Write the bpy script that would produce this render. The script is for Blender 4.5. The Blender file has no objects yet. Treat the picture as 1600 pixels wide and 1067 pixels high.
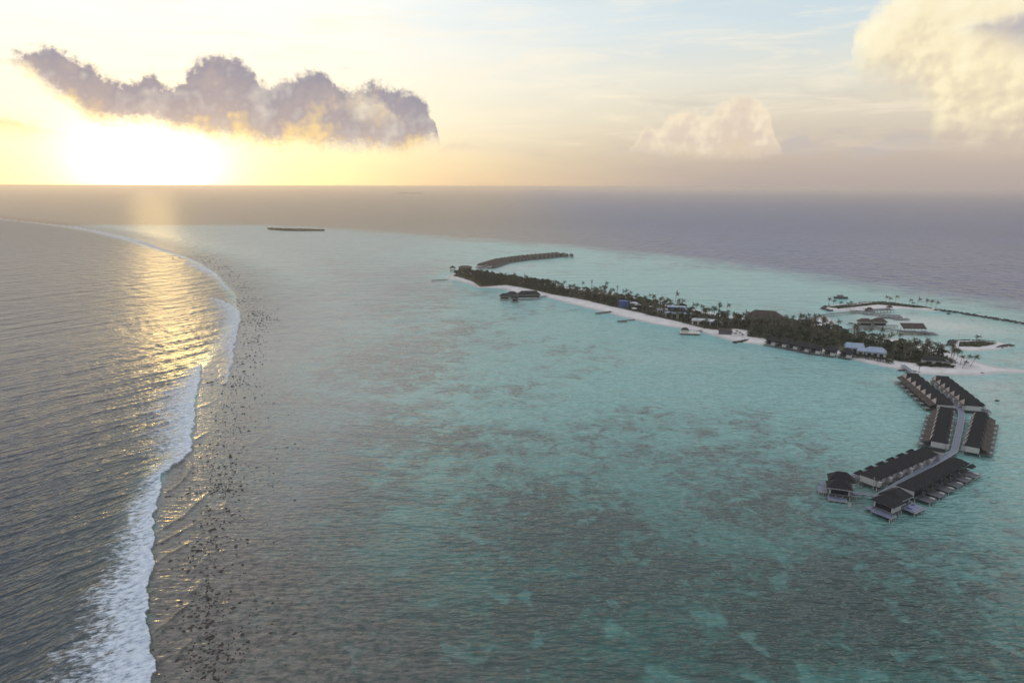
import bpy, bmesh, math, random
import numpy as np
from mathutils import Vector, Matrix, noise as mnoise
R = math.radians
random.seed(7); rng = np.random.default_rng(11)
SC = bpy.context.scene
COL = SC.collection

# ------------------------------------------------------------------ camera
HC = 120.0
LENS = 24.0; FPX = 1600 * LENS / 36
PITCH = R(12.78); ROLL = R(0.18)
camd = bpy.data.cameras.new('camera'); camd.lens = LENS; camd.sensor_width = 36
camd.clip_start = 0.5; camd.clip_end = 120000
cam = bpy.data.objects.new('camera', camd); COL.objects.link(cam)
CM = (Matrix.Rotation(R(90) - PITCH, 4, 'X') @ Matrix.Rotation(ROLL, 4, 'Z'))
cam.matrix_world = Matrix.Translation((0, 0, HC)) @ CM
SC.camera = cam
CM3 = CM.to_3x3()
def ray(px, py):                                   # viewing direction through a point of the 1600x1067 photograph
    return (CM3 @ Vector(((px - 800) / FPX, (533.5 - py) / FPX, -1))).normalized()
def G(px, py, z=0.0):                              # the real place on the level z that the photo shows there
    d = ray(px, py); t = (z - HC) / d.z
    return (d.x * t, d.y * t)
def AE(px, py):
    d = ray(px, py)
    return (math.degrees(math.atan2(d.x, d.y)), math.degrees(math.asin(d.z)))
def G3(px, py, z=0.0):
    a = G(px, py, z); return Vector((a[0], a[1], z))

# ------------------------------------------------------------------ node helper
class S:                                           # a socket or number with arithmetic
    def __init__(s, nt, k): s.nt, s.k = nt, k
    def _m(s, op, *o, clamp=False):
        n = s.nt.nodes.new('ShaderNodeMath'); n.operation = op; n.use_clamp = clamp
        for i, v in enumerate((s,) + o):
            v = v.k if isinstance(v, S) else v
            if isinstance(v, (int, float)): n.inputs[i].default_value = v
            else: s.nt.links.new(v, n.inputs[i])
        return S(s.nt, n.outputs[0])
    def __add__(s, o): return s._m('ADD', o)
    __radd__ = __add__
    def __sub__(s, o): return s._m('SUBTRACT', o)
    def __rsub__(s, o): return S(s.nt, float(o))._m('SUBTRACT', s)
    def __mul__(s, o): return s._m('MULTIPLY', o)
    __rmul__ = __mul__
    def __truediv__(s, o): return s._m('DIVIDE', o)
    def __neg__(s): return s._m('MULTIPLY', -1.0)
    def exp(s): return s._m('EXPONENT')
    def sqrt(s): return s._m('SQRT')
    def abs(s): return s._m('ABSOLUTE')
    def pw(s, p): return s._m('POWER', p)
    def mn(s, o): return s._m('MINIMUM', o)
    def mx(s, o): return s._m('MAXIMUM', o)
    def sat(s): return s._m('ADD', 0.0, clamp=True)
    def mr(s, a, b, c=0.0, d=1.0, smooth=True):    # remap a..b to c..d
        n = s.nt.nodes.new('ShaderNodeMapRange'); n.interpolation_type = 'SMOOTHSTEP' if smooth else 'LINEAR'
        for i, v in enumerate((s, a, b, c, d)):
            v = v.k if isinstance(v, S) else v
            if isinstance(v, (int, float)): n.inputs[i].default_value = v
            else: s.nt.links.new(v, n.inputs[i])
        return S(s.nt, n.outputs[0])
def lin(c):                                        # 0-255 display colour to linear
    return tuple(((v / 255) / 12.92 if v <= 10 else ((v / 255 + 0.055) / 1.055) ** 2.4) for v in c)
class NT:
    def __init__(s, nt): s.nt = nt
    def new(s, t): return s.nt.nodes.new(t)
    def link(s, a, b): s.nt.links.new(a.k if isinstance(a, S) else a, b)
    def val(s, v): return S(s.nt, v)
    def put(s, sock, v):
        if isinstance(v, S): v = v.k
        if isinstance(v, (int, float)): sock.default_value = v
        elif isinstance(v, tuple): sock.default_value = (tuple(v) + (1.0,))[:len(sock.default_value)]
        else: s.nt.links.new(v, sock)
    def mix(s, f, a, b, mode='MIX'):
        n = s.new('ShaderNodeMix'); n.data_type = 'RGBA'; n.blend_type = mode
        s.put(n.inputs[0], f); s.put(n.inputs[6], a); s.put(n.inputs[7], b)
        return n.outputs[2]
    def ramp(s, f, pts):
        n = s.new('ShaderNodeValToRGB'); cr = n.color_ramp
        while len(cr.elements) < len(pts): cr.elements.new(0.5)
        for e, (p, c) in zip(cr.elements, pts): e.position = p; e.color = tuple(c) + (1,)
        s.put(n.inputs[0], f); return n.outputs[0]
    def comb(s, x, y, z=0.0):
        n = s.new('ShaderNodeCombineXYZ')
        for i, v in enumerate((x, y, z)): s.put(n.inputs[i], v)
        return n.outputs[0]
    def noise(s, vec, scale, detail=4.0, rough=0.5, dist=0.0, dim='3D'):
        n = s.new('ShaderNodeTexNoise'); n.noise_dimensions = dim
        if vec is not None: s.put(n.inputs['Vector'], vec)
        n.inputs['Scale'].default_value = scale; n.inputs['Detail'].default_value = detail
        n.inputs['Roughness'].default_value = rough; n.inputs['Distortion'].default_value = dist
        return S(s.nt, n.outputs[0])
    def voro(s, vec, scale, feat='F1', detail=0.0, smooth=None):
        n = s.new('ShaderNodeTexVoronoi'); n.feature = feat; n.voronoi_dimensions = '2D'
        s.put(n.inputs['Vector'], vec); n.inputs['Scale'].default_value = scale
        n.inputs['Detail'].default_value = detail; n.normalize = True
        if smooth is not None: n.inputs['Smoothness'].default_value = smooth
        return S(s.nt, n.outputs['Distance'])
    def attr(s, name):
        n = s.new('ShaderNodeAttribute'); n.attribute_name = name; return S(s.nt, n.outputs['Fac'])
    def curve(s, x, pts, x0, x1, y0, y1):          # piecewise profile y(x)
        n = s.new('ShaderNodeFloatCurve'); c = n.mapping.curves[0]; n.mapping.use_clip = False
        P = [((a - x0) / (x1 - x0), (b - y0) / (y1 - y0)) for a, b in pts]
        c.points[0].location = P[0]; c.points[1].location = P[-1]
        for p in P[1:-1]: c.points.new(*p)
        for p in c.points: p.handle_type = 'AUTO'
        n.mapping.update()
        s.put(n.inputs['Factor'], 1.0); s.put(n.inputs['Value'], ((x - x0) / (x1 - x0)))
        return S(s.nt, n.outputs[0]) * (y1 - y0) + y0

# ------------------------------------------------------------------ sky
SUN_A, SUN_E = AE(232, 252)
W = bpy.data.worlds.new('World'); SC.world = W; W.use_nodes = True
w = NT(W.node_tree); w.nt.nodes.clear()
def build_sky():
    tc = w.new('ShaderNodeTexCoord'); sp = w.new('ShaderNodeSeparateXYZ'); w.link(tc.outputs['Generated'], sp.inputs[0])
    x, y, z = (S(w.nt, o) for o in sp.outputs)
    A = x._m('ARCTAN2', y) * 57.29578
    E = z._m('ARCSINE') * 57.29578
    e = E.mx(0.0)
    DA = (A - SUN_A); DE = (e - SUN_E)
    v2 = w.comb(A, E)
    # air: gradient near the sun and away from it
    en = (e / 40.0).sat()
    wob = w.noise(w.comb(A * 0.25, E * 1.6), 0.35, 3.0, 0.55) - 0.5
    en2 = (en + wob * 0.05 * en.mr(0.0, 0.2)).sat()
    left = w.ramp(en2, [(0.0, lin((236, 204, 158))), (0.05, lin((244, 224, 178))), (0.13, lin((246, 238, 212))), (0.26, lin((242, 241, 233))),
                        (0.36, lin((240, 244, 243))), (0.5, lin((240, 246, 246))), (0.75, lin((238, 243, 247))), (1.0, lin((222, 232, 246)))])
    right = w.ramp(en2, [(0.0, lin((172, 160, 156))), (0.06, lin((190, 176, 164))), (0.13, lin((212, 202, 184))), (0.20, lin((218, 216, 204))),
                         (0.29, lin((200, 214, 220))), (0.42, lin((188, 206, 218))), (0.55, lin((225, 230, 232))), (0.75, lin((234, 240, 246))), (1.0, lin((222, 232, 246)))])
    fa = A.abs().mr(60, 120)                       # behind the camera
    fr = (A + wob * 14.0).mr(-22, 22)
    air = w.mix(fr, left, right)
    back = w.ramp(en, [(0.0, lin((120, 118, 138))), (0.15, lin((165, 150, 165))), (0.4, lin((160, 170, 195))), (1.0, lin((236, 242, 250)))])
    air = w.mix(fa, air, back)
    # the glow about the sun
    d = ((DA * 0.72).pw(2.0) + (DE * 1.15).pw(2.0)).sqrt()
    g1 = (-(d / 6.0)).exp(); g2 = (-(d / 3.1).pw(2.0)).exp(); g3 = (-(d / 14.0)).exp()
    def scale(c, f): return w.mix(1.0, c, w.comb(f, f, f), 'MULTIPLY')
    def add(a, b): return w.mix(1.0, a, b, 'ADD')
    air = add(air, scale((1.0, 0.76, 0.20), g1 * 0.42))
    air = add(air, scale((1.0, 0.78, 0.30), g2 * 3.8))
    air = add(air, scale((0.9, 0.72, 0.36), g3 * 0.16))
    air = add(air, scale((1.0, 0.66, 0.20), (-((DA.abs() / 15.0).pw(2.0))).exp() * (-(e / 2.8)).exp() * 0.8))
    # thin high streaks
    st = w.noise(w.comb(A * 0.10, E * 0.75), 1.1, 7.0, 0.62, 0.5).mr(0.44, 0.72) * E.mr(1.5, 5.0) * (1.0 - E.mr(14.0, 26.0))
    sg = w.noise(w.comb(A * 0.13 + 9.0, E * 0.5), 1.0, 7.0, 0.62, 0.6).mr(0.50, 0.72) * E.mr(0.8, 3.0) * (1.0 - E.mr(5.0, 9.0)) * A.mr(-5.0, 15.0)
    air = w.mix(sg * 0.5, air, lin((188, 180, 178)))
    air = w.mix(st * 0.45, air, lin((252, 238, 212)))
    # cumulus: outline curves roughened by billows
    b1 = w.voro(v2, 0.42, 'SMOOTH_F1', 2.0, 0.35)
    b2 = w.voro(w.comb(A + b1 * 1.0, E), 1.05, 'SMOOTH_F1', 2.0, 0.3)
    n1 = w.noise(v2, 0.55, 7.0, 0.58)
    n2 = w.noise(w.comb(A + 31.0, E + 5.0), 0.55, 7.0, 0.58)
    bil = (0.55 - b1) * 1.3 + (0.5 - b2) * 0.75 + (n1 - 0.5) * 1.7
    fed = (w.noise(v2, 2.4, 5.0, 0.6) - 0.5)
    Aw = A + (n2 - 0.5) * 1.4
    def lit(n, lo, hi): return n.mr(lo, hi)
    relief = (w.noise(w.comb(A + 1.1, E - 0.6), 0.20, 6.0, 0.52) - w.noise(v2, 0.20, 6.0, 0.52)) * 3.6 + 0.5
    puff = (w.voro(w.comb(A + 0.35 + b1 * 1.2, E - 0.25), 0.8, 'SMOOTH_F1', 1.0, 0.4) - w.voro(w.comb(A + b1 * 1.2, E), 0.8, 'SMOOTH_F1', 1.0, 0.4)) * 0.9
    relief = relief + puff
    fine = w.noise(v2, 1.3, 7.0, 0.65)
    glow = (-(d / 7.0)).exp()
    def cloud(base, top, bot, soft, k, amax, ctop, cmid, cbot, rimc, rel=0.25, rimk=0.4, fk=0.5):
        T = [AE(*p) for p in top]; B = [AE(*p) for p in bot]
        x0 = min(T[0][0], B[0][0]) ; x1 = max(T[-1][0], B[-1][0])
        y0 = -10.0; y1 = 45.0
        ct = w.curve(Aw, [(x0 - 3.0, B[0][1] - 3)] + T + [(x1 + 3.0, B[-1][1] - 3)], x0 - 3.0, x1 + 3.0, y0, y1)
        cb = w.curve(Aw, [(x0 - 3.0, B[0][1])] + B + [(x1 + 3.0, B[-1][1])], x0 - 3.0, x1 + 3.0, y0, y1)
        inside = (A - (x0 - 2.5)).mr(0, 1.0) * ((x1 + 2.5) - A).mr(0, 1.0)
        up = ct - E + bil * k + fed * fk
        dn = E - cb + (n1 - 0.5) * 1.3 * k + fed * fk
        f = up.mn(dn * 0.5)
        a = f.mr(0.0, soft) * inside * amax
        t = ((E - cb) / (ct - cb).mx(0.6)).sat()
        t2 = (t + (relief - 0.5) * rel * 2.0 + (fine - 0.5) * 0.10).sat()
        c = w.ramp(t2, [(0.0, lin(cbot)), (0.45, lin(cmid)), (1.0, lin(ctop))])
        c = w.mix((1.0 - f.mr(0.0, 0.9)) * rimk, c, lin(rimc))
        c = w.mix(((relief - 0.5) * 1.6).sat() * rel * 2.0, c, lin(rimc))
        c = add(c, scale((1.0, 0.72, 0.22), glow * (1.0 - t).pw(2.5) * 0.26))
        c = add(c, scale((1.0, 0.70, 0.24), (-(d / 9.0)).exp() * (1.0 - f.mr(0.0, 0.9)) * 1.1))
        return w.mix(a, base, c)
    o = air
    # low left bank
    o = cloud(o, [(-260, 120), (-100, 140), (0, 172), (40, 186), (80, 202), (98, 214)], [(-260, 235), (-100, 235), (0, 232), (50, 234), (98, 222)],
              1.2, 0.5, 0.85, (214, 196, 170), (232, 206, 150), (244, 216, 138), (250, 232, 165))
    # small far clouds on the right
    o = cloud(o, [(1206, 240), (1222, 222), (1236, 208), (1252, 200), (1264, 206), (1270, 226)], [(1210, 257), (1240, 258), (1266, 256)],
              1.3, 0.8, 0.7, (184, 180, 184), (188, 182, 180), (196, 188, 180), (206, 196, 186), 0.1, 0.2, 1.0)
    o = cloud(o, [(1308, 236), (1330, 228), (1360, 226), (1385, 232), (1404, 240)], [(1308, 250), (1350, 255), (1404, 251)],
              0.7, 0.2, 0.85, (176, 172, 174), (184, 176, 172), (186, 176, 168), (200, 190, 178), 0.1)
    o = cloud(o, [(690, 232), (720, 222), (745, 224), (790, 236), (835, 244)], [(690, 254), (745, 252), (790, 256), (835, 256)],
              1.0, 0.5, 0.6, (206, 194, 184), (222, 202, 178), (232, 208, 174), (240, 222, 190), 0.1)
    # cumulus tower in the middle right
    o = cloud(o, [(994, 222), (1012, 200), (1030, 206), (1052, 180), (1078, 170), (1108, 184), (1130, 162), (1156, 150), (1180, 152), (1196, 168), (1206, 188), (1218, 232)],
              [(996, 244), (1050, 252), (1110, 256), (1160, 256), (1218, 250)],
              0.8, 0.65, 0.95, (232, 216, 192), (216, 200, 184), (214, 196, 174), (248, 234, 204), 0.34, 0.35, 0.6)
    # big bright cumulus on the right
    o = cloud(o, [(1325, 104), (1338, 50), (1362, 16), (1386, -10), (1430, -60), (1560, -130), (1900, -190), (2300, -150)],
              [(1325, 130), (1350, 152), (1400, 178), (1442, 196), (1458, 244), (1500, 258), (1620, 264), (1900, 260), (2300, 220)],
              2.0, 1.2, 0.93, (250, 240, 210), (242, 228, 190), (206, 190, 172), (254, 244, 208), 0.22, 0.25, 0.5)
    o = cloud(o, [(1490, 50), (1520, 34), (1556, 24), (1620, 6), (1800, -40)], [(1490, 62), (1530, 84), (1590, 112), (1660, 130), (1800, 150)],
              1.4, 0.5, 0.9, (164, 162, 176), (182, 174, 178), (222, 206, 180), (226, 212, 190), 0.2)
    # the long grey cloud over the sun
    o = cloud(o, [(4, 106), (20, 86), (52, 72), (88, 74), (112, 84), (136, 100), (160, 118), (186, 126), (212, 128), (238, 118), (265, 130), (298, 106),
                  (328, 88), (350, 86), (374, 94), (396, 116), (418, 138), (442, 122), (470, 112), (502, 116), (524, 128), (548, 146), (576, 136), (600, 130),
                  (626, 142), (650, 152), (664, 158), (675, 178), (683, 214)],
              [(4, 112), (30, 126), (60, 150), (92, 175), (120, 194), (150, 212), (182, 218), (232, 217), (282, 226), (332, 235), (382, 242), (432, 246), (482, 248),
               (532, 250), (582, 251), (640, 252), (683, 236)],
              0.95, 0.95, 0.97, (142, 141, 156), (168, 158, 161), (230, 202, 152), (216, 206, 194), 0.34, 0.3, 1.5)
    o = cloud(o, [(528, 170), (548, 156), (575, 152), (604, 168), (622, 192)], [(528, 178), (556, 198), (590, 212), (622, 208)],
              1.5, 1.3, 0.75, (238, 222, 190), (242, 224, 186), (230, 206, 172), (250, 236, 200), 0.4, 0.3, 1.0)
    o = cloud(o, [(512, 114), (528, 104), (545, 102), (562, 112)], [(512, 118), (540, 122), (562, 116)],
              0.8, 0.3, 0.75, (192, 190, 198), (196, 192, 196), (202, 196, 194), (220, 214, 210), 0.1)
    o = cloud(o, [(24, 68), (30, 56), (35, 66)], [(24, 70), (30, 74), (35, 72)], 0.9, 0.25, 0.6, (196, 192, 198), (200, 194, 196), (214, 204, 190), (232, 222, 204), 0.1)
    # haze band at the horizon
    o = w.mix((1.0 - e.mr(0.0, 2.2)) * 0.65, o, air)
    sky = w.new('ShaderNodeTexSky'); sky.sky_type = 'NISHITA'; sky.sun_disc = False
    sky.sun_elevation = R(SUN_E); sky.sun_rotation = R(SUN_A); sky.altitude = HC
    o = add(o, scale(sky.outputs[0], w.val(0.004) * 1.0))
    bg = w.new('ShaderNodeBackground'); w.link(o, bg.inputs[0]); bg.inputs[1].default_value = 1.0
    out = w.new('ShaderNodeOutputWorld'); w.link(bg.outputs[0], out.inputs[0])
    W.cycles.sampling_method = 'MANUAL'; W.cycles.sample_map_resolution = 1024
build_sky()

# ------------------------------------------------------------------ sun
sd = bpy.data.lights.new('sun', 'SUN'); sd.energy = 0.12; sd.angle = R(3.0); sd.color = (1.0, 0.66, 0.22)
so = bpy.data.objects.new('sun', sd); COL.objects.link(so)
dv = Vector((math.sin(R(SUN_A)) * math.cos(R(SUN_E + 1)), math.cos(R(SUN_A)) * math.cos(R(SUN_E + 1)), math.sin(R(SUN_E + 1))))
so.rotation_euler = dv.to_track_quat('Z', 'Y').to_euler(); so.location = (-80, 100, 200)
SC.view_settings.view_transform = 'Standard'; SC.view_settings.look = 'None'
SC.view_settings.exposure = 0.12; SC.view_settings.gamma = 1.0; SC.view_settings.use_curve_mapping = False

# ------------------------------------------------------------------ plane geometry for the coast lines
def P(l, z=0.0): return np.array([G(a, b, z) for a, b in l])
def seg_dist(X, Y, poly, closed=False, widths=None):     # distance to a polyline, side of it, and the value carried along it
    best = np.full(X.shape, 1e12); side = np.zeros(X.shape); wv = np.zeros(X.shape)
    n = len(poly)
    for i in range(n if closed else n - 1):
        ax, ay = poly[i]; bx, by = poly[(i + 1) % n]
        dx, dy = bx - ax, by - ay; L2 = dx * dx + dy * dy + 1e-9
        t = np.clip(((X - ax) * dx + (Y - ay) * dy) / L2, 0, 1)
        d2 = (X - ax - t * dx) ** 2 + (Y - ay - t * dy) ** 2
        m = d2 < best
        best = np.where(m, d2, best)
        side = np.where(m, dx * (Y - ay) - dy * (X - ax), side)
        if widths is not None: wv = np.where(m, widths[i] + (widths[min(i + 1, len(widths) - 1)] - widths[i]) * t, wv)
    return np.sqrt(best), np.sign(side), wv
def inside(X, Y, poly):
    c = np.zeros(X.shape, bool); n = len(poly)
    for i in range(n):
        ax, ay = poly[i]; bx, by = poly[(i + 1) % n]
        if ay == by: continue
        c ^= ((ay > Y) != (by > Y)) & (X < (bx - ax) * (Y - ay) / (by - ay) + ax)
    return c
def sdist(X, Y, poly):                                    # signed distance, positive inside
    d, _, _ = seg_dist(X, Y, poly, True)
    return np.where(inside(X, Y, poly), d, -d)
def smooth(x, a, b):
    t = np.clip((x - a) / (b - a), 0, 1); return t * t * (3 - 2 * t)
def vnoise(X, Y, scale, seed=0, octaves=3):               # value noise on arrays
    out = np.zeros(X.shape); amp = 1.0; tot = 0
    for o in range(octaves):
        x = X / scale + 17.3 * o + seed * 7.7; y = Y / scale + 5.1 * o - seed * 3.3
        xi = np.floor(x).astype(np.int64); yi = np.floor(y).astype(np.int64); fx = x - xi; fy = y - yi
        fx = fx * fx * (3 - 2 * fx); fy = fy * fy * (3 - 2 * fy)
        def h(a, b):
            v = (a * 374761393 + b * 668265263 + seed * 1442695) & 0xffffffff
            v = ((v ^ (v >> 13)) * 1274126177) & 0xffffffff
            return ((v ^ (v >> 16)) & 0xffff) / 65535.0
        out += amp * (h(xi, yi) * (1 - fx) * (1 - fy) + h(xi + 1, yi) * fx * (1 - fy) + h(xi, yi + 1) * (1 - fx) * fy + h(xi + 1, yi + 1) * fx * fy)
        tot += amp; amp *= 0.5; scale *= 0.5
    return out / tot

ISLAND = P([(698, 434), (717, 439), (737, 445), (746, 449.5), (767, 450), (786, 451), (797, 455), (815, 459), (851, 463.5), (869, 468), (904, 477.5), (930, 484), (955, 490),
            (985, 498), (1022, 506), (1067, 513), (1105, 521), (1142, 532), (1167, 535.5), (1193, 539), (1240, 546), (1290, 552), (1334, 561), (1360, 568), (1387, 573), (1406, 577),
            (1437, 584), (1475, 585.5), (1526, 586), (1562, 582), (1600, 583), (1660, 590), (1660, 583), (1600, 578), (1563, 575), (1530, 567), (1500, 556), (1484, 549), (1452, 539), (1420, 532), (1370, 527), (1320, 519), (1292, 512), (1304, 503),
            (1292, 495), (1262, 499), (1200, 502), (1150, 496), (1080, 482), (1000, 466), (920, 452), (850, 443), (790, 435), (745, 427), (725, 424), (709, 427)])
VEG = P([(708, 432), (722, 436), (738, 441), (750, 449), (765, 448.5), (790, 447), (820, 452), (850, 459), (880, 465), (915, 471), (950, 480), (985, 487), (1020, 496), (1060, 505),
         (1100, 515), (1128, 519), (1150, 516), (1168, 519), (1166, 528), (1196, 532), (1230, 540), (1280, 546), (1330, 553), (1340, 557), (1380, 563), (1405, 567), (1445, 573), (1480, 573), (1496, 570), (1485, 562), (1452, 552),
         (1420, 545), (1370, 536), (1310, 521), (1262, 507), (1200, 508), (1150, 502), (1080, 488), (1000, 472), (920, 457), (850, 447), (790, 439), (745, 431), (720, 428)])
ISLET = P([(1484, 541), (1487, 534), (1500, 532), (1530, 532), (1560, 535), (1580, 540), (1572, 544), (1550, 547), (1520, 548), (1497, 546)])
NORTH = P([(1286, 482), (1292, 478), (1310, 476), (1332, 475), (1350, 472), (1372, 471.5), (1404, 474), (1440, 478), (1466, 483), (1462, 487), (1430, 483.5), (1395, 483), (1372, 484), (1345, 486), (1320, 486), (1300, 486)])
REEF = P([(262, 1300), (238, 1067), (232, 940), (245, 800), (262, 730), (300, 690), (314, 580), (345, 540), (374, 500), (368, 460), (335, 425), (290, 402), (240, 388), (200, 375), (150, 363), (80, 352), (0, 342), (-200, 322), (-420, 308)])
OUTER = P([(-400, 352), (100, 352), (400, 352), (560, 360), (700, 372), (890, 386), (1100, 409), (1300, 439), (1450, 461), (1600, 484), (1800, 520), (2300, 640)])

# ------------------------------------------------------------------ tagging
def tag(o, label=None, cat=None, group=None, kind=None):
    if label: o['label'] = label
    if cat: o['category'] = cat
    if group: o['group'] = group
    if kind: o['kind'] = kind
    return o
def link(name, me, mats=(), parent=None):
    o = bpy.data.objects.new(name, me); COL.objects.link(o)
    for m in (mats if isinstance(mats, (list, tuple)) else [mats]):
        if m is not None: me.materials.append(m)
    if parent is not None: o.parent = parent
    return o
def mat(name, color, rough=0.7, noise_=None, metallic=0.0, spec=0.5):
    m = bpy.data.materials.new(name); m.use_nodes = True; n = NT(m.node_tree)
    b = m.node_tree.nodes['Principled BSDF']; b.inputs['Roughness'].default_value = rough
    b.inputs['Metallic'].default_value = metallic; b.inputs['Specular IOR Level'].default_value = spec
    if noise_:
        sc, c2, lo, hi = noise_
        tc = n.new('ShaderNodeTexCoord')
        k = n.noise(tc.outputs['Object'], sc, 5, 0.6).mr(lo, hi)
        n.link(n.mix(k, tuple(color), tuple(c2)), b.inputs['Base Color'])
    else: b.inputs['Base Color'].default_value = tuple(color) + (1,)
    return m

# ------------------------------------------------------------------ sea
def sea_material():
    m = bpy.data.materials.new('sea_water'); m.use_nodes = True; n = NT(m.node_tree); b = m.node_tree.nodes['Principled BSDF']
    tc = n.new('ShaderNodeTexCoord'); ob = tc.outputs['Object']
    sp = n.new('ShaderNodeSeparateXYZ'); n.link(ob, sp.inputs[0]); X, Y, Z = (S(n.nt, o) for o in sp.outputs)
    foam, shore, reef, deep, coral, pale, dist, grey = (n.attr(k) for k in ('foam', 'shore', 'reef', 'deep', 'coral', 'pale', 'dist', 'grey'))
    p2 = n.comb(X, Y)
    # ---- colour of the bottom and the water column, with some reflected light put in
    big = n.noise(p2, 0.012, 6, 0.6, 0.4); med = n.noise(p2, 0.062, 7, 0.64, 0.7); sm = n.noise(p2, 0.30, 6, 0.65, 0.3)
    patch = coral * 0.8 + (big - 0.5) * 1.3 + (med - 0.5) * 2.0 + (sm - 0.5) * 1.2
    pm = patch.mr(0.22, 0.80) * 0.95
    sandc = n.mix(sm.mr(0.3, 0.7), (0.190, 0.368, 0.345), (0.245, 0.435, 0.415))
    sandc = n.mix(1.0 - dist.mr(140.0, 420.0), sandc, (0.038, 0.105, 0.090))  # darker toward the camera: weaker reflection put into sand, coral and spot colours
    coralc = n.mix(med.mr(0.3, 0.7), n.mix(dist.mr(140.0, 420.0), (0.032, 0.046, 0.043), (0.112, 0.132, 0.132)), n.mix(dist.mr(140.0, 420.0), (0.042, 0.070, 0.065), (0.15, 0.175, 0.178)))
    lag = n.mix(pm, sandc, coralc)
    spots = n.noise(p2, 0.085, 5, 0.5, 0.5).mr(0.575, 0.66) * coral.mr(0.25, 0.6)
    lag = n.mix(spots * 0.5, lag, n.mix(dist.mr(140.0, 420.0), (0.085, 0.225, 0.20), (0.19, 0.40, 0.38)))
    # the flat behind the surf: brown rubble and thin water
    rf = (1.0 - reef.mr(10.0, 110.0)) * reef.mr(-2.0, 2.0)
    rub = n.mix(n.noise(p2, 0.35, 8, 0.7, 0.5).mr(0.35, 0.62), (0.045, 0.040, 0.036), (0.17, 0.135, 0.115))
    lag = n.mix(rf * 0.85, lag, rub)
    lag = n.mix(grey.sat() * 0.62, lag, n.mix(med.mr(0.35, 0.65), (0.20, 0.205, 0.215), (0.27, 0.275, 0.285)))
    lag = n.mix(pale.sat() * 0.88, lag, (0.46, 0.52, 0.49))
    sh = 1.0 - (shore + (med - 0.5) * 14.0).mr(0.0, 34.0)
    lag = n.mix(sh * 0.55, lag, (0.16, 0.40, 0.41))
    lag = n.mix((1.0 - shore.mr(0.0, 5.0)) * 0.7, lag, (0.42, 0.45, 0.42))
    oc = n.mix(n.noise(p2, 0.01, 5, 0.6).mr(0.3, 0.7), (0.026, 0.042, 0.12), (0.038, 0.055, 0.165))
    oc = n.mix(1.0 - X.mr(-300.0, 500.0), oc, (0.17, 0.118, 0.075))  # sunset glow over the left far sea put into its colour
    ds = (deep + (big - 0.5) * 130.0 + (med - 0.5) * 60.0).mr(-75.0, 85.0)
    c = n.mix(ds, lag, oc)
    c = n.mix(1.0 - (reef + (med - 0.5) * 10.0).mr(-16.0, 4.0), c, n.mix(reef.mr(-60.0, -5.0), n.mix(dist.mr(150.0, 500.0), (0.020, 0.034, 0.050), (0.060, 0.062, 0.078)), (0.05, 0.065, 0.07)))  # ocean lighter with distance: reflected sky put into its colour
    # ---- foam
    fs = n.noise(n.comb(X * 0.35 + Y * 0.15, Y * 0.9 - X * 0.35), 1.0, 9, 0.68, 0.6)
    fb = n.noise(p2, 0.45, 8, 0.6, 0.3)
    fm = (foam * 1.5 + (fs - 0.5) * 2.1 + (fb - 0.5) * 1.1 - 0.50).mr(0.0, 0.5) * foam.mr(0.0, 0.06)
    c = n.mix(fm * 0.90, c, n.mix((fb * 0.5 + fs * 0.5).mr(0.36, 0.62), (0.36, 0.43, 0.53), (0.66, 0.70, 0.76)))
    n.link(c, b.inputs['Base Color'])
    rg = dist.mr(150.0, 900.0, 0.10, 0.30) + dist.mr(900.0, 2600.0) * 0.11 + fm * 0.5 + (1.0 - reef.mr(-8.0, 2.0)) * 0.05 + reef.mr(-2.0, 4.0) * (1.0 - reef.mr(30.0, 120.0)) * 0.10
    n.link(rg, b.inputs['Roughness']); n.link(1.33 + (1.0 - reef.mr(-8.0, 2.0)) * dist.mr(200.0, 700.0) * 0.14, b.inputs['IOR'])
    # ---- ripples
    def wav(fx, fy, rot, det=5, rough=0.55, dst=0.3):
        ca, sa = math.cos(R(rot)), math.sin(R(rot))
        return n.noise(n.comb((X * ca + Y * sa) * fx, (Y * ca - X * sa) * fy), 1.0, det, rough, dst)
    ocean = 1.0 - reef.mr(-6.0, 4.0)
    ocean = ocean.mx(deep.mr(-10.0, 30.0))
    l1 = wav(0.21, 0.62, 3, 2, 0.45)                 # lagoon chop, crests lie across the view
    l2 = wav(0.05, 0.17, -8, 2, 0.45)
    l3 = wav(0.014, 0.05, 5, 3, 0.55)
    o1 = wav(0.16, 0.62, OROT, 2, 0.45)
    o2 = wav(0.045, 0.20, OROT - 6, 2, 0.45)
    o3 = wav(0.010, 0.05, OROT + 5, 3, 0.5)
    hL = ((l1 - 0.5) * 1.0 + (l2 - 0.5) * 1.5 + (l3 - 0.5) * dist.mr(250.0, 900.0) * 5.0) * reef.mr(20.0, 220.0, 0.36, 2.2)
    hO = (o1 - 0.5) * 1.1 + (o2 - 0.5) * 2.0 + (o3 - 0.5) * dist.mr(200.0, 900.0) * 8.0
    iso = (n.noise(p2, 0.42, 2, 0.45) - 0.5) * reef.mr(-20.0, 10.0, 0.9, 0.40) + (n.noise(p2, 0.055, 3, 0.5) - 0.5) * dist.mr(250.0, 1200.0) * 7.0
    h = hL * (1.0 - ocean) * dist.mr(150.0, 1300.0, 1.0, 0.55) + hO * ocean * dist.mr(200.0, 2500.0, 1.0, 0.6) + iso * reef.abs().mr(0.0, 60.0, 0.55, 1.0) + fm * fs * 0.35
    bp = n.new('ShaderNodeBump'); bp.inputs['Distance'].default_value = 1.0; bp.inputs['Strength'].default_value = 1.0
    n.link(h, bp.inputs['Height']); n.link(bp.outputs[0], b.inputs['Normal'])
    return m

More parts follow.
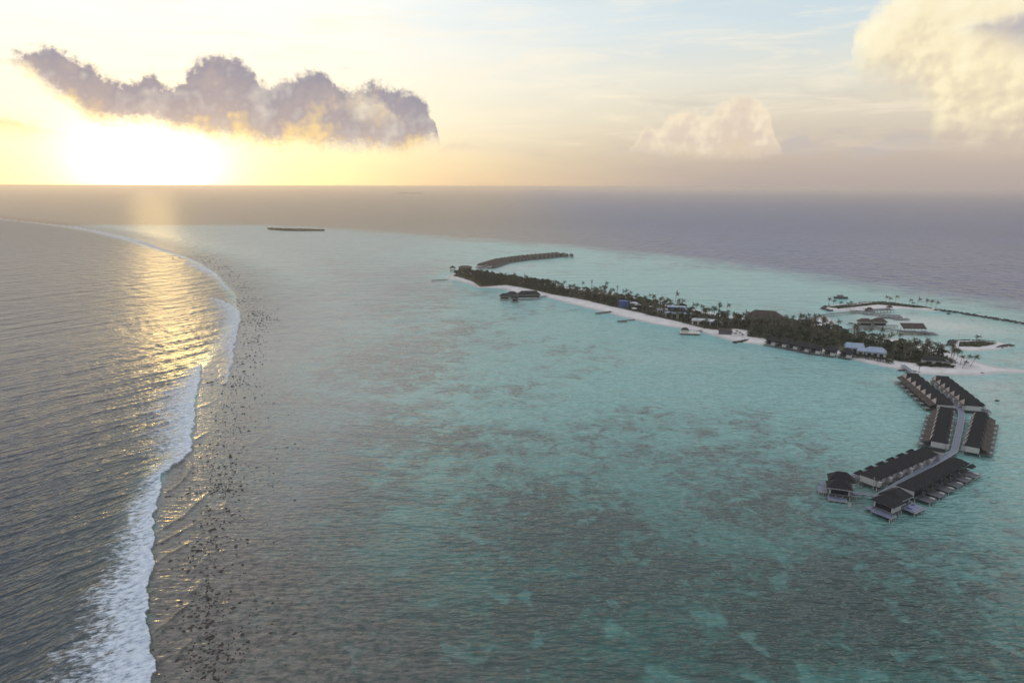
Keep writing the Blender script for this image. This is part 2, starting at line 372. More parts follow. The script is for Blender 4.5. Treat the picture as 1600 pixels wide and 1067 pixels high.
OROT = 0
def sea():
    global OROT
    a = G(60, 874); c = G(178, 828)                  # a swell crest seen in the photo
    OROT = math.degrees(math.atan2(c[1] - a[1], c[0] - a[0]))
    fine = np.radians(np.arange(-43.5, 43.51, 0.062)); coarse = np.radians(np.arange(48, 312.1, 6.0))
    az = np.concatenate([fine, coarse])
    dep = np.radians(np.concatenate([np.arange(56, 42, -1.0), np.arange(42, 0.3, -0.062), [0.27, 0.24, 0.21, 0.19, 0.172]]))
    r = HC / np.tan(dep)
    RR, AA = np.meshgrid(r, az, indexing='ij'); nr, na = RR.shape
    X = (RR * np.sin(AA)).ravel(); Y = (RR * np.cos(AA)).ravel(); D = RR.ravel()
    X = np.append(X, 0.0); Y = np.append(Y, 0.0); D = np.append(D, 0.0)
    dr, sr, _ = seg_dist(X, Y, REEF); reef = -dr * sr
    do, s2, _ = seg_dist(X, Y, OUTER); deep = do * s2
    shore = np.full(X.shape, 400.0)
    for pl in (ISLAND, ISLET, NORTH): shore = np.minimum(shore, -sdist(X, Y, pl))
    # surf: leading edge, and how far the white water trails behind it
    foam = np.zeros(X.shape); Z = np.zeros(X.shape)
    jit = (vnoise(X, Y, 9, 3) - 0.5) * 7 + (vnoise(X, Y, 2.4, 5) - 0.5) * 2.0
    def surf(px, widths, amp, hgt, back=1.0):
        nonlocal foam, Z
        p = P(px); Xj = X + jit * 0.55; Yj = Y + jit * 0.25
        d, s, wv = seg_dist(Xj, Yj, p, widths=widths)
        left = s * d                                  # positive on the ocean side
        strk = 0.55 + 0.9 * vnoise(X * 0.25 + Y * 0.1, Y - X * 0.35, 7, 8, 4)
        f = amp * np.clip(1 - left / (wv * strk * 1.25 + 1e-3), 0, 1) ** 0.7 * smooth(left, -0.4, 0.5)
        foam = np.maximum(foam, f * (wv > 0.3))
        Z += hgt * np.exp(-np.clip(left, 0, None) / 6.0) * smooth(left, -0.5, 0.3) * (wv > 0.3) * np.clip(wv / 8, 0, 1) * (f > 0)
    surf([(262, 1300), (240, 1067), (238, 1040), (233, 1010), (231, 960), (233, 920), (240, 885), (236, 860), (240, 830), (246, 795), (251, 765), (254, 743)], [40, 34, 30, 26, 22, 18, 15, 14, 14, 13, 10, 2], 0.82, 0.9)
    surf([(240, 752), (262, 738), (284, 722), (297, 706), (300, 690), (303, 660), (307, 630), (309, 610), (314, 585), (313, 571)], [8, 12, 17, 24, 29, 32, 31, 27, 16, 4], 0.70, 0.8)
    surf([(352, 600), (365, 566), (367, 540), (370, 520), (376, 500), (374, 488), (362, 476), (344, 468), (330, 466)], [2, 8, 18, 26, 34, 36, 30, 18, 8], 0.62, 0.8)
    surf([(345, 436), (338, 428), (322, 420), (305, 414), (292, 410)], [10, 22, 26, 20, 8], 0.62, 0.9)
    surf([(360, 455), (340, 430), (315, 412), (285, 399), (255, 389), (225, 378), (200, 371), (160, 362), (120, 355), (60, 348), (0, 341.5), (-200, 322)],
         [5, 9, 14, 20, 30, 40, 50, 40, 36, 40, 46, 60], 0.62, 0.6)
    # small rollers running over the flat
    for px, hg in (([(239, 836), (262, 823), (283, 810), (300, 796), (313, 783)], .38), ([(239, 853), (264, 842), (283, 831), (310, 815)], .34), ([(237, 885), (264, 866), (283, 856), (302, 845)], .34),
               ([(232, 995), (259, 976), (283, 955), (299, 939)], .4), ([(232, 1003), (255, 985), (276, 968)], .3), ([(326, 863), (313, 880), (299, 896)], .28), ([(253, 773), (273, 763), (290, 747), (301, 728), (293, 718)], .45),
               ([(248, 745), (277, 725), (293, 716)], .5), ([(302, 690), (314, 683), (326, 675)], .4), ([(292, 800), (310, 785), (326, 769)], .4), ([(285, 935), (305, 921), (316, 905)], .25),
               ([(262, 1040), (284, 1018), (300, 1000)], .25), ([(345, 800), (352, 790), (356, 776)], .25), ([(300, 640), (322, 634), (345, 622)], .22), ([(330, 560), (348, 552), (362, 543)], .25),
               ([(318, 600), (340, 592), (360, 580)], .2), ([(375, 700), (400, 690), (425, 672)], .14), ([(350, 745), (372, 738), (392, 722)], .14)):
        p = P(px); Xj = X + jit * 0.16
        d, s, wv = seg_dist(Xj, Y, p, widths=[0.25] + [1.0] * (len(px) - 2) + [0.2])
        L = s * d
        Z += 1.7 * hg * wv * np.where(L > 0, np.exp(-L / 1.3), np.exp(-(L / 0.45) ** 2))
    # swell on the ocean side
    t = R(OROT); u = -X * math.sin(t) + Y * math.cos(t); v = X * math.cos(t) + Y * math.sin(t)
    oc = smooth(-reef, -2, 14) + smooth(deep, 0, 60); keep = 1 - smooth(D, 550, 1100)
    ph = (vnoise(X, Y, 60, 2) - 0.5) * 9 + (vnoise(X, Y, 22, 4) - 0.5) * 3.2
    k = 2 * math.pi / 7.5
    w1 = np.sin(k * (u + ph)); crest = (np.maximum(w1, 0) ** 2) * 1.1 + w1 * 0.35
    mod = 0.35 + 1.1 * vnoise(v * 0.45, u, 18, 6, 2)
    w2 = np.sin(2 * math.pi / 4.1 * (u + 0.25 * v + ph * 1.3)) * (0.3 + vnoise(v * 0.5, u, 9, 9, 2))
    w3 = np.sin(2 * math.pi / 24 * (u - 0.12 * v + ph * 0.8))
    Z += oc * keep * (crest * mod * 0.15 + w2 * 0.085 + w3 * 0.16)
    # coral cover laid out from the photo
    coral = 0.34 + 0.30 * (1 - smooth(D, 150, 330))
    for px, py, rx, ry, wt in ((560, 620, 160, 110, .35), (480, 800, 130, 160, .25), (640, 500, 150, 60, .3), (850, 800, 110, 60, .45), (900, 560, 150, 40, .1), (1010, 690, 170, 45, .35), (1000, 900, 170, 90, .4),
                               (820, 950, 80, 60, .3), (1300, 700, 100, 35, .15), (1180, 790, 110, 45, .35), (1350, 950, 160, 70, .45), (1150, 1020, 110, 40, .35), (1500, 880, 120, 60, .15), (700, 690, 120, 30, .35),
                               (1000, 610, 90, 20, -.45), (1150, 600, 150, 22, -.5), (1300, 620, 110, 30, -.45), (1100, 570, 200, 25, -.35), (1380, 680, 80, 30, -.4), (1000, 510, 200, 25, -.5), (750, 650, 90, 14, -.3),
                               (1480, 800, 80, 35, -.6), (1570, 700, 60, 60, -.45), (600, 850, 100, 60, -.25), (740, 930, 60, 50, -.2), (1250, 850, 70, 22, -.25), (1100, 950, 60, 22, -.3), (1560, 640, 60, 30, -.2), (1560, 960, 70, 60, -.1),
                               (1000, 440, 200, 16, -.55), (1200, 450, 150, 14, -.55), (640, 440, 110, 30, .3), (500, 420, 90, 30, .15), (800, 480, 90, 14, -.15), (450, 480, 60, 60, .2), (620, 380, 120, 12, -.1), (1450, 620, 90, 16, -.4)):
        g = G(px, py); ex = np.hypot(*np.subtract(G(px + rx, py), g)); yy = G(px, py - ry * 0.8)[1] - g[1]
        coral += wt * np.exp(-((X - g[0]) / ex) ** 2 - ((Y - g[1]) / yy) ** 2)
    pale = np.zeros(X.shape)
    for px, py, rx, ry, wt in ((1440, 505, 70, 12, .9), (1400, 528, 60, 9, .9), (1350, 490, 60, 10, .6), (1460, 540, 40, 10, .9), (1520, 515, 70, 12, .5), (1580, 560, 70, 12, .4), (1310, 510, 40, 10, .6), (800, 418, 60, 9, .5),
                               (1520, 600, 90, 12, .55), (1560, 630, 60, 18, .35), (1420, 592, 40, 10, .4), (1080, 560, 160, 12, .18), (850, 470, 60, 6, .3), (1530, 575, 60, 10, .4), (1475, 590, 60, 10, .4)):
        g = G(px, py); ex = np.hypot(*np.subtract(G(px + rx, py), g)); yy = G(px, py - ry)[1] - g[1]
        pale += wt * np.exp(-((X - g[0]) / ex) ** 2 - ((Y - g[1]) / yy) ** 2)
    grey = np.zeros(X.shape)
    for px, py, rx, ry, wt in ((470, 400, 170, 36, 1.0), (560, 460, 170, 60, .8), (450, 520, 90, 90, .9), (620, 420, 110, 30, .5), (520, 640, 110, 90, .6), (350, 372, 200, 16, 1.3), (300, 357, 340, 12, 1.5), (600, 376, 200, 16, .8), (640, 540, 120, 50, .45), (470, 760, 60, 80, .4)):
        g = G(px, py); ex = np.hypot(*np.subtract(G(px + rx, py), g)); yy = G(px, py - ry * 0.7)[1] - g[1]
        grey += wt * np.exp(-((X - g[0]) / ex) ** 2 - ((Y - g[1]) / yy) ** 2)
    n = nr * na
    idx = np.arange(n).reshape(nr, na)
    a0 = idx[:-1]; a1 = idx[1:]
    q = np.stack([a0, np.roll(a0, -1, 1), np.roll(a1, -1, 1), a1], -1).reshape(-1, 4)[:, ::-1]
    tri = np.stack([np.full(na, n), idx[0], np.roll(idx[0], -1)], -1)[:, ::-1]
    co = np.stack([X, Y, Z], -1)
    attrs = dict(foam=foam, shore=np.clip(shore, -20, 400), reef=np.clip(reef, -900, 900), deep=np.clip(deep, -900, 900), coral=coral, pale=pale, dist=D, grey=grey)
    msea = sea_material()
    fq = foam[q].max(1) > 0.02
    def build(name, quads, tris):
        used = np.zeros(len(co), bool); used[quads.ravel()] = True
        if len(tris): used[tris.ravel()] = True
        rm = np.cumsum(used) - 1
        me = bpy.data.meshes.new(name); nv = int(used.sum())
        me.vertices.add(nv); me.vertices.foreach_set('co', co[used].astype(np.float32).ravel())
        nl = len(quads) * 4 + len(tris) * 3
        me.loops.add(nl); me.polygons.add(len(quads) + len(tris))
        me.loops.foreach_set('vertex_index', np.concatenate([rm[quads].ravel(), rm[tris].ravel() if len(tris) else np.zeros(0, int)]).astype(np.int32))
        st = np.concatenate([np.arange(len(quads)) * 4, len(quads) * 4 + np.arange(len(tris)) * 3]).astype(np.int32)
        me.polygons.foreach_set('loop_start', st)
        me.update(calc_edges=True); me.shade_smooth()
        for k_, v_ in attrs.items():
            at = me.attributes.new(k_, 'FLOAT', 'POINT'); at.data.foreach_set('value', v_[used].astype(np.float32))
        return link(name, me, msea)
    o = build('sea', q[~fq], tri); tag(o, kind='structure')
    f = build('surf_foam', q[fq], np.zeros((0, 3), int))
    tag(f, 'white surf foam breaking in a long curving line along the reef edge', 'surf', kind='stuff')
sea()

# ------------------------------------------------------------------ mesh kit
class MB:
    def __init__(s): s.v, s.f = [], []
    def box(s, x0, x1, y0, y1, z0, z1):
        b = len(s.v)
        s.v += [(x0, y0, z0), (x1, y0, z0), (x1, y1, z0), (x0, y1, z0), (x0, y0, z1), (x1, y0, z1), (x1, y1, z1), (x0, y1, z1)]
        s.f += [tuple(b + i for i in q) for q in ((3, 2, 1, 0), (4, 5, 6, 7), (0, 1, 5, 4), (1, 2, 6, 5), (2, 3, 7, 6), (3, 0, 4, 7))]; return s
    def poly(s, pts, f):
        b = len(s.v); s.v += [tuple(p) for p in pts]; s.f += [tuple(b + i for i in q) for q in f]; return s
    def tube(s, pts, rad, n=6, cap=True):
        b = len(s.v)
        for i, p in enumerate(pts):
            p = Vector(p); d = Vector(pts[min(i + 1, len(pts) - 1)]) - Vector(pts[max(i - 1, 0)]); d.normalize()
            a = d.cross(Vector((0, 0, 1))) if abs(d.z) < 0.95 else Vector((1, 0, 0)); a.normalize(); c = d.cross(a)
            rr = rad[i] if isinstance(rad, (list, tuple)) else rad
            for k in range(n):
                t = 2 * math.pi * k / n; s.v.append(tuple(p + a * (rr * math.cos(t)) + c * (rr * math.sin(t))))
        for i in range(len(pts) - 1):
            for k in range(n):
                q = b + i * n + k; q2 = b + i * n + (k + 1) % n
                s.f.append((q, q2, q2 + n, q + n))
        if cap: s.f.append(tuple(b + k for k in range(n))[::-1]); s.f.append(tuple(b + (len(pts) - 1) * n + k for k in range(n)))
        return s
    def hip(s, x0, x1, y0, y1, e, h, axis='y', in0=2.0, in1=2.0, t=0.16):       # hipped roof slab; ridge along the axis
        cx, cy = (x0 + x1) / 2, (y0 + y1) / 2
        if axis == 'y': r0, r1 = (cx, y0 + in0, h), (cx, y1 - in1, h)
        else: r0, r1 = (x0 + in0, cy, h), (x1 - in1, cy, h)
        E_ = [(x0, y0, e), (x1, y0, e), (x1, y1, e), (x0, y1, e)]
        lo = [(a, b, c - t) for a, b, c in E_]
        F = ([(0, 1, 4), (1, 2, 5, 4), (2, 3, 5), (3, 0, 4, 5)] if axis == 'y' else [(0, 1, 5, 4), (1, 2, 5), (2, 3, 4, 5), (3, 0, 4)])
        F = F + [(6, 7, 1, 0), (7, 8, 2, 1), (8, 9, 3, 2), (9, 6, 0, 3), (9, 8, 7, 6)]
        return s.poly(E_ + [r0, r1] + lo, F)
    def mesh(s, name, smooth=False):
        me = bpy.data.meshes.new(name); me.from_pydata(s.v, [], s.f); me.update()
        if smooth: me.shade_smooth()
        return me
    def build(s, name, m, parent=None, smooth=False): return link(name, s.mesh(name, smooth), m, parent)
def empty(name, x, y, z=0.0, rz=0.0, label=None, cat=None, group=None):
    o = bpy.data.objects.new(name, None); COL.objects.link(o); o.location = (x, y, z); o.rotation_euler = (0, 0, rz)
    return tag(o, label, cat, group)
def kids(o): return [c for c in KIDS.get(o.name, [])]
KIDS = {}
def reg(root):                                       # remember the children of a thing so that it can be copied
    for c in [o for o in bpy.data.objects if o.parent is not None and o.parent.name == root.name]:
        KIDS.setdefault(root.name, []).append(c)
    return root
def dup(root, x, y, z=0.0, rz=0.0, label=None, scale=None, group=None, tilt=None):
    n = root.copy(); COL.objects.link(n); n.location = (x, y, z); n.rotation_euler = (tilt[0], tilt[1], rz) if tilt else (0, 0, rz)
    if scale is not None: n.scale = scale if isinstance(scale, tuple) else (scale,) * 3
    if label: n['label'] = label
    if group: n['group'] = group
    for ch in KIDS.get(root.name, []):
        c = ch.copy(); COL.objects.link(c); c.parent = n
        for g in KIDS.get(ch.name, []):
            d = g.copy(); COL.objects.link(d); d.parent = c
    return n
ORD = ['first', 'second', 'third', 'fourth', 'fifth', 'sixth', 'seventh', 'eighth', 'ninth', 'tenth', 'eleventh', 'twelfth', 'thirteenth', 'fourteenth', 'fifteenth', 'sixteenth', 'seventeenth',
       'eighteenth', 'nineteenth', 'twentieth', 'twenty-first', 'twenty-second', 'twenty-third', 'twenty-fourth', 'twenty-fifth', 'twenty-sixth']
M = dict(
    roof=mat('dark_thatch', (0.013, 0.013, 0.016), 0.85, (3.0, (0.030, 0.028, 0.030), 0.3, 0.75), spec=0.25),
    roof_brown=mat('brown_thatch', (0.040, 0.032, 0.030), 0.85, (2.0, (0.075, 0.056, 0.050), 0.3, 0.7), spec=0.25),
    gable=mat('pale_gable_boards', (0.34, 0.27, 0.25), 0.7, (4.0, (0.25, 0.20, 0.18), 0.4, 0.8)),
    wall=mat('white_render', (0.46, 0.44, 0.42), 0.75, (1.2, (0.34, 0.32, 0.30), 0.45, 0.8)),
    wood=mat('weathered_timber', (0.075, 0.075, 0.088), 0.7, (2.5, (0.125, 0.125, 0.145), 0.35, 0.7)),
    wood_blue=mat('bleached_deck_boards', (0.105, 0.118, 0.165), 0.55, (0.8, (0.155, 0.17, 0.225), 0.35, 0.7)),
    stilt=mat('concrete_stilt', (0.42, 0.41, 0.38), 0.8, (1.5, (0.25, 0.24, 0.22), 0.4, 0.8)),
    dark=mat('shaded_glass', (0.012, 0.014, 0.018), 0.15),  # dark window glass
    trim=mat('painted_trim', (0.34, 0.33, 0.32), 0.6),
    pool=mat('pool_water', (0.03, 0.055, 0.17), 0.05),
    sand_=None,
    rock=mat('dark_coral_rock', (0.040, 0.033, 0.029), 0.9, (1.4, (0.10, 0.082, 0.072), 0.4, 0.75), spec=0.3),
    rock2=mat('breakwater_rock', (0.035, 0.033, 0.035), 0.9, (0.5, (0.085, 0.08, 0.078), 0.4, 0.7), spec=0.3),
    white=mat('white_sheet_roof', (0.46, 0.46, 0.47), 0.5, (0.3, (0.34, 0.34, 0.36), 0.4, 0.7)),
    tent=mat('pale_blue_metal_roof', (0.24, 0.29, 0.38), 0.5, (0.3, (0.18, 0.23, 0.31), 0.4, 0.7)),
    blue=mat('blue_painted_wall', (0.035, 0.070, 0.22), 0.6, (0.6, (0.05, 0.095, 0.27), 0.4, 0.7)),
    cream=mat('cream_wall', (0.52, 0.47, 0.40), 0.7, (0.6, (0.42, 0.38, 0.32), 0.4, 0.7)),
    red=mat('red_brown_wall', (0.13, 0.075, 0.07), 0.8, (0.8, (0.18, 0.10, 0.09), 0.4, 0.7)),
    steel=mat('grey_steel', (0.20, 0.21, 0.22), 0.5),
    trunk=mat('palm_bark', (0.16, 0.13, 0.11), 0.9, (2.0, (0.24, 0.20, 0.17), 0.4, 0.7)),
    bark=mat('tree_bark', (0.09, 0.07, 0.055), 0.9),
    hull=mat('white_hull', (0.6, 0.6, 0.6), 0.3),
)
def leafmat(name, c1, c2, c3):
    m = bpy.data.materials.new(name); m.use_nodes = True; n = NT(m.node_tree); b = m.node_tree.nodes['Principled BSDF']
    oi = n.new('ShaderNodeObjectInfo'); tc = n.new('ShaderNodeTexCoord'); ge = n.new('ShaderNodeNewGeometry')
    k = n.noise(tc.outputs['Object'], 0.6, 3, 0.6).mr(0.3, 0.7)
    c = n.mix(k, c1, c2); c = n.mix(S(n.nt, oi.outputs['Random']) * 0.7, c, c3)
    n.link(c, b.inputs['Base Color']); b.inputs['Roughness'].default_value = 0.65; b.inputs['Specular IOR Level'].default_value = 0.3
    return m
M['palm'] = leafmat('palm_frond_green', (0.024, 0.034, 0.013), (0.054, 0.058, 0.022), (0.075, 0.056, 0.03))
M['leaf'] = leafmat('broadleaf_green', (0.012, 0.022, 0.010), (0.032, 0.046, 0.019), (0.040, 0.040, 0.020))
M['bush'] = leafmat('beach_scrub_green', (0.014, 0.027, 0.010), (0.038, 0.056, 0.021), (0.042, 0.048, 0.021))

# ------------------------------------------------------------------ land
def sand_material():
    m = bpy.data.materials.new('coral_sand'); m.use_nodes = True; n = NT(m.node_tree); b = m.node_tree.nodes['Principled BSDF']
    tc = n.new('ShaderNodeTexCoord'); ob = tc.outputs['Object']
    veg, wet = n.attr('veg'), n.attr('wet')
    k = n.noise(ob, 0.12, 8, 0.65).mr(0.3, 0.7); k2 = n.noise(ob, 0.9, 6, 0.6)
    c = n.mix(k, (0.50, 0.46, 0.445), (0.63, 0.59, 0.58))
    c = n.mix((1.0 - wet.mr(0.0, 0.5)) * 0.5, c, (0.27, 0.245, 0.23))
    c = n.mix((veg + (k2 - 0.5) * 2.0).mr(-0.5, 1.5), c, n.mix(k2.mr(0.4, 0.6), (0.055, 0.06, 0.03), (0.11, 0.09, 0.065)))
    n.link(c, b.inputs['Base Color']); b.inputs['Roughness'].default_value = 0.85; b.inputs['Specular IOR Level'].default_value = 0.25
    bp = n.new('ShaderNodeBump'); bp.inputs['Strength'].default_value = 0.5; bp.inputs['Distance'].default_value = 0.4
    n.link(k2, bp.inputs['Height']); n.link(bp.outputs[0], b.inputs['Normal'])
    return m
M['sand_'] = sand_material()
def land(name, poly, veg=None, step=2.2, hmax=1.3, slope=0.075, uneven=0.25):
    x0, y0 = poly.min(0) - 10; x1, y1 = poly.max(0) + 10
    xs = np.arange(x0, x1, step); ys = np.arange(y0, y1, step); X, Y = np.meshgrid(xs, ys, indexing='ij'); sh = X.shape
    X, Y = X.ravel(), Y.ravel(); d = sdist(X, Y, poly) + (vnoise(X, Y, 14, 6) - 0.5) * 2.4
    Z = np.minimum(d * slope, hmax) + (vnoise(X, Y, 9, 12) - 0.5) * uneven * np.clip(d / 10, 0, 1)
    Z = np.maximum(Z, -1.0)
    vg = sdist(X, Y, veg) * 0.5 if veg is not None else np.full(X.shape, -5.0)
    idx = np.arange(len(X)).reshape(sh); ok = (d > -9).reshape(sh)
    m = ok[:-1, :-1] | ok[1:, :-1] | ok[:-1, 1:] | ok[1:, 1:]
    q = np.stack([idx[:-1, :-1], idx[1:, :-1], idx[1:, 1:], idx[:-1, 1:]], -1)[m]
    used = np.zeros(len(X), bool); used[q.ravel()] = True; rm = np.cumsum(used) - 1
    me = bpy.data.meshes.new(name); me.from_pydata(np.stack([X, Y, Z], -1)[used].tolist(), [], rm[q].tolist()); me.update(); me.shade_smooth()
    for k, v in (('veg', vg), ('wet', d * slope)):
        a = me.attributes.new(k, 'FLOAT', 'POINT'); a.data.foreach_set('value', v[used].astype(np.float32))
    return tag(link(name, me, M['sand_']), kind='structure')
def zland(x, y):
    d = float(sdist(np.array([x]), np.array([y]), ISLAND)[0]); return max(0.0, min(d * 0.075, 1.3))
land('island_ground', ISLAND, VEG)
ISLVEG = P([(1497, 543), (1499, 535.5), (1530, 534.5), (1558, 537), (1554, 541), (1530, 544), (1512, 544)])
land('small_islet_ground', ISLET, ISLVEG, 1.2, 1.0, 0.12)
NVEG = P([(1294, 481), (1312, 478.5), (1335, 477.5), (1368, 473), (1404, 475.5), (1440, 479.5), (1458, 483.5), (1430, 482), (1395, 479.5), (1372, 477.5), (1340, 481), (1310, 484)])
land('sandbar_ground', NORTH, NVEG, 1.8, 1.0, 0.10)
FAR = P([(416, 357.6), (440, 358.4), (470, 359.2), (508, 360.2), (508, 361.4), (470, 361.6), (440, 361.0), (420, 359.4)])
land('distant_sand_isle_ground', FAR, FAR, 9.0, 1.2, 0.06)

# ------------------------------------------------------------------ foliage
def leaf_cards(MBo, pts, size, up=0.25):
    for p in pts:
        nrm = Vector(rng.normal(size=3)); nrm.z = abs(nrm.z) + up; nrm.normalize()
        a = nrm.orthogonal().normalized(); a.rotate(Matrix.Rotation(rng.uniform(0, 6.28), 3, nrm)); b = nrm.cross(a)
        sz = size * rng.uniform(0.55, 1.25)
        p = Vector(p); c = len(MBo.v)
        MBo.v += [tuple(p + a * sz), tuple(p + b * sz * 0.55), tuple(p - a * sz), tuple(p - b * sz * 0.55)]
        MBo.f.append((c, c + 1, c + 2, c + 3))
def broad_proto(i):
    root = empty('broadleaf_tree', 0, 0, -50, 0, 'dark green broadleaf tree in the dense island grove', 'tree', 'broadleaf trees filling the island grove')
    mb = MB(); top = 4.2
    mb.tube([(0, 0, -0.5), (0.1, 0, 1.8), (0.25, 0.1, 3.6), (0.2, 0.1, top)], [0.34, 0.27, 0.2, 0.12], 6)
    for k in range(5):
        a = k * 1.26 + i; rr = 2.0
        mb.tube([(0.2, 0.1, 2.6 + 0.25 * k), (math.cos(a) * rr * 0.5, math.sin(a) * rr * 0.5, 4.2), (math.cos(a) * rr, math.sin(a) * rr, 5.4)], [0.15, 0.1, 0.04], 5)
    mb.build('trunk', M['bark'], root)
    cr = MB(); pts = []
    for k in range(9 + i):
        a = rng.uniform(0, 6.28); rr = rng.uniform(0.4, 2.6); cz = 5.4 + rng.uniform(-1.4, 1.9) - rr * 0.35; R0 = rng.uniform(1.1, 1.9)
        for j in range(62):
            d = Vector(rng.normal(size=3)).normalized(); d.z = d.z if d.z > -0.3 else -d.z
            q = d * (R0 * rng.uniform(0.7, 1.06)); pts.append((math.cos(a) * rr + q.x, math.sin(a) * rr + q.y, cz + q.z * 0.8))
    leaf_cards(cr, pts, 0.42); cr.build('crown', M['leaf'], root)
    return reg(root)
def palm_proto(i):
    root = empty('coconut_palm', 0, 0, -50, 0, 'coconut palm rising out of the dense island grove', 'palm', 'coconut palms rising out of the island grove')
    H_ = 8.2; lean = (0.8, 1.6, 0.3)[i % 3]
    tp = [(lean * (t ** 1.8), 0.12 * math.sin(t * 4), H_ * t - 0.4 * (1 - t)) for t in np.linspace(0, 1, 7)]
    MB().tube(tp, [0.26, 0.19, 0.16, 0.15, 0.14, 0.13, 0.12], 6).build('trunk', M['trunk'], root)
    cr = MB(); top = Vector(tp[-1]); nf = 19
    for k in range(nf):
        a = 2 * math.pi * k / nf * 1.0 + rng.uniform(-0.15, 0.15); el = rng.uniform(-0.25, 1.15); Lf = rng.uniform(2.7, 3.5)
        d = Vector((math.cos(a) * math.cos(el), math.sin(a) * math.cos(el), math.sin(el))); p = top.copy(); wind = Vector((0.55, -0.12, 0)); ps = [p.copy()]
        for j in range(8):
            d = (d + Vector((0, 0, -0.17)) + wind * 0.10).normalized(); p = p + d * (Lf / 8); ps.append(p.copy())
        for j in range(8):
            A_, B_ = ps[j], ps[j + 1]; ax = (B_ - A_).normalized(); side = ax.cross(Vector((0, 0, 1))); side = side.normalized() if side.length > 0.1 else Vector((0, 1, 0))
            wd = 0.72 * math.sin(math.pi * (0.12 + 0.86 * (j + 0.6) / 8)) + 0.08
            for sgn in (-1, 1):
                for u in (0.0, 0.5):
                    s0 = A_.lerp(B_, u); s1 = A_.lerp(B_, u + 0.42); tip = s0.lerp(s1, 0.5) + side * (sgn * wd) + Vector((0, 0, -0.32 * wd - rng.uniform(0, 0.12))) + ax * 0.32
                    c = len(cr.v); cr.v += [tuple(s0), tuple(s1), tuple(tip)]; cr.f.append((c, c + 1, c + 2))
    cr.build('crown', M['palm'], root)
    nu = MB()
    for k in range(5):
        a = k * 1.25; c = top + Vector((math.cos(a) * 0.28, math.sin(a) * 0.28, -0.25)); nu.tube([c + Vector((0, 0, -0.16)), c, c + Vector((0, 0, 0.16))], [0.06, 0.15, 0.06], 5)
    nu.build('coconut_cluster', M['trunk'], root)
    return reg(root)
BROAD = [broad_proto(i) for i in range(3)]; PALM = [palm_proto(i) for i in range(3)]
_used = set()
def put(protos, x, y, z, rz, sc, label=None, group=None, tilt=None):
    i = random.randrange(len(protos)); p = protos[i]
    if p.name not in _used:
        _used.add(p.name); o = p; o.location = (x, y, z); o.rotation_euler = (tilt[0], tilt[1], rz) if tilt else (0, 0, rz); o.scale = (sc[0], sc[0], sc[1])
        if label: o['label'] = label
        if group: o['group'] = group
        return o
    return dup(p, x, y, z, rz, label, (sc[0], sc[0], sc[1]), group, tilt)
# clearings around buildings: (px, py at the foot, radius in metres)
CLEAR = [(888, 455, 12), (903, 457, 10), (918, 459, 12), (943, 466, 8), (976, 481, 9), (992, 484, 5), (1034, 489, 7), (1056, 492, 13), (1074, 494, 11), (1105, 506, 15), (1195, 504, 16),
         (1332, 549, 12), (1348, 553, 9), (1364, 555, 12), (1456, 569, 9), (1470, 569, 7), (1205, 541, 5), (1222, 544, 5), (1240, 548, 5), (1258, 551, 5), (1275, 554, 5), (1300, 558, 5), (1320, 561, 5), (1150, 522, 9), (1165, 521, 5)]
CL = [(*G(a, b, 0.5), c) for a, b, c in CLEAR]
def free(x, y, k=1.0): return all((x - a) ** 2 + (y - b) ** 2 > (r_ * k) ** 2 for a, b, r_ in CL)
vx0, vy0 = VEG.min(0); vx1, vy1 = VEG.max(0)
cand = np.stack([rng.uniform(vx0, vx1, 60000), rng.uniform(vy0, vy1, 60000)], -1)
vd = sdist(cand[:, 0], cand[:, 1], VEG); cand = cand[vd > 0.6]; vd = vd[vd > 0.6]
west = P([(870, 465)])[0]; east = G(1478, 570)
chosen = []; cell = {}
def far_enough(x, y, dmin):
    ci, cj = int(x // 8), int(y // 8)
    for i in (-1, 0, 1):
        for j in (-1, 0, 1):
            for (a, b, d_) in cell.get((ci + i, cj + j), ()):
                if (a - x) ** 2 + (b - y) ** 2 < max(dmin, d_) ** 2 * 0.8: return False
    return True
npalm = nbroad = 0
for (x, y), d_ in zip(cand, vd):
    westy = x < west[0]
    pb = 0.06 if westy else (0.62 if x < east[0] else 0.7)
    kind = 'palm' if random.random() < pb else 'broad'
    dm = 4.4 if kind == 'palm' else 6.2
    if kind == 'broad' and d_ < 2.2: continue
    if not free(x, y) or not far_enough(x, y, dm): continue
    if kind == 'palm' and npalm >= 270: kind = 'broad'
    if kind == 'broad' and nbroad >= 290: continue
    cell.setdefault((int(x // 8), int(y // 8)), []).append((x, y, dm))
    z = 1.1
    if kind == 'palm':
        npalm += 1; s_ = random.uniform(0.9, 1.3); put(PALM, x, y, z, random.uniform(-0.9, 0.9), (random.uniform(0.9, 1.15), s_))
    else:
        nbroad += 1; hh = random.uniform(0.75, 1.05) * min(1.0, 0.55 + d_ * 0.06); put(BROAD, x, y, z - 0.5, random.uniform(0, 6.28), (random.uniform(1.0, 1.4), hh * (1.45 if westy else 1.1)))
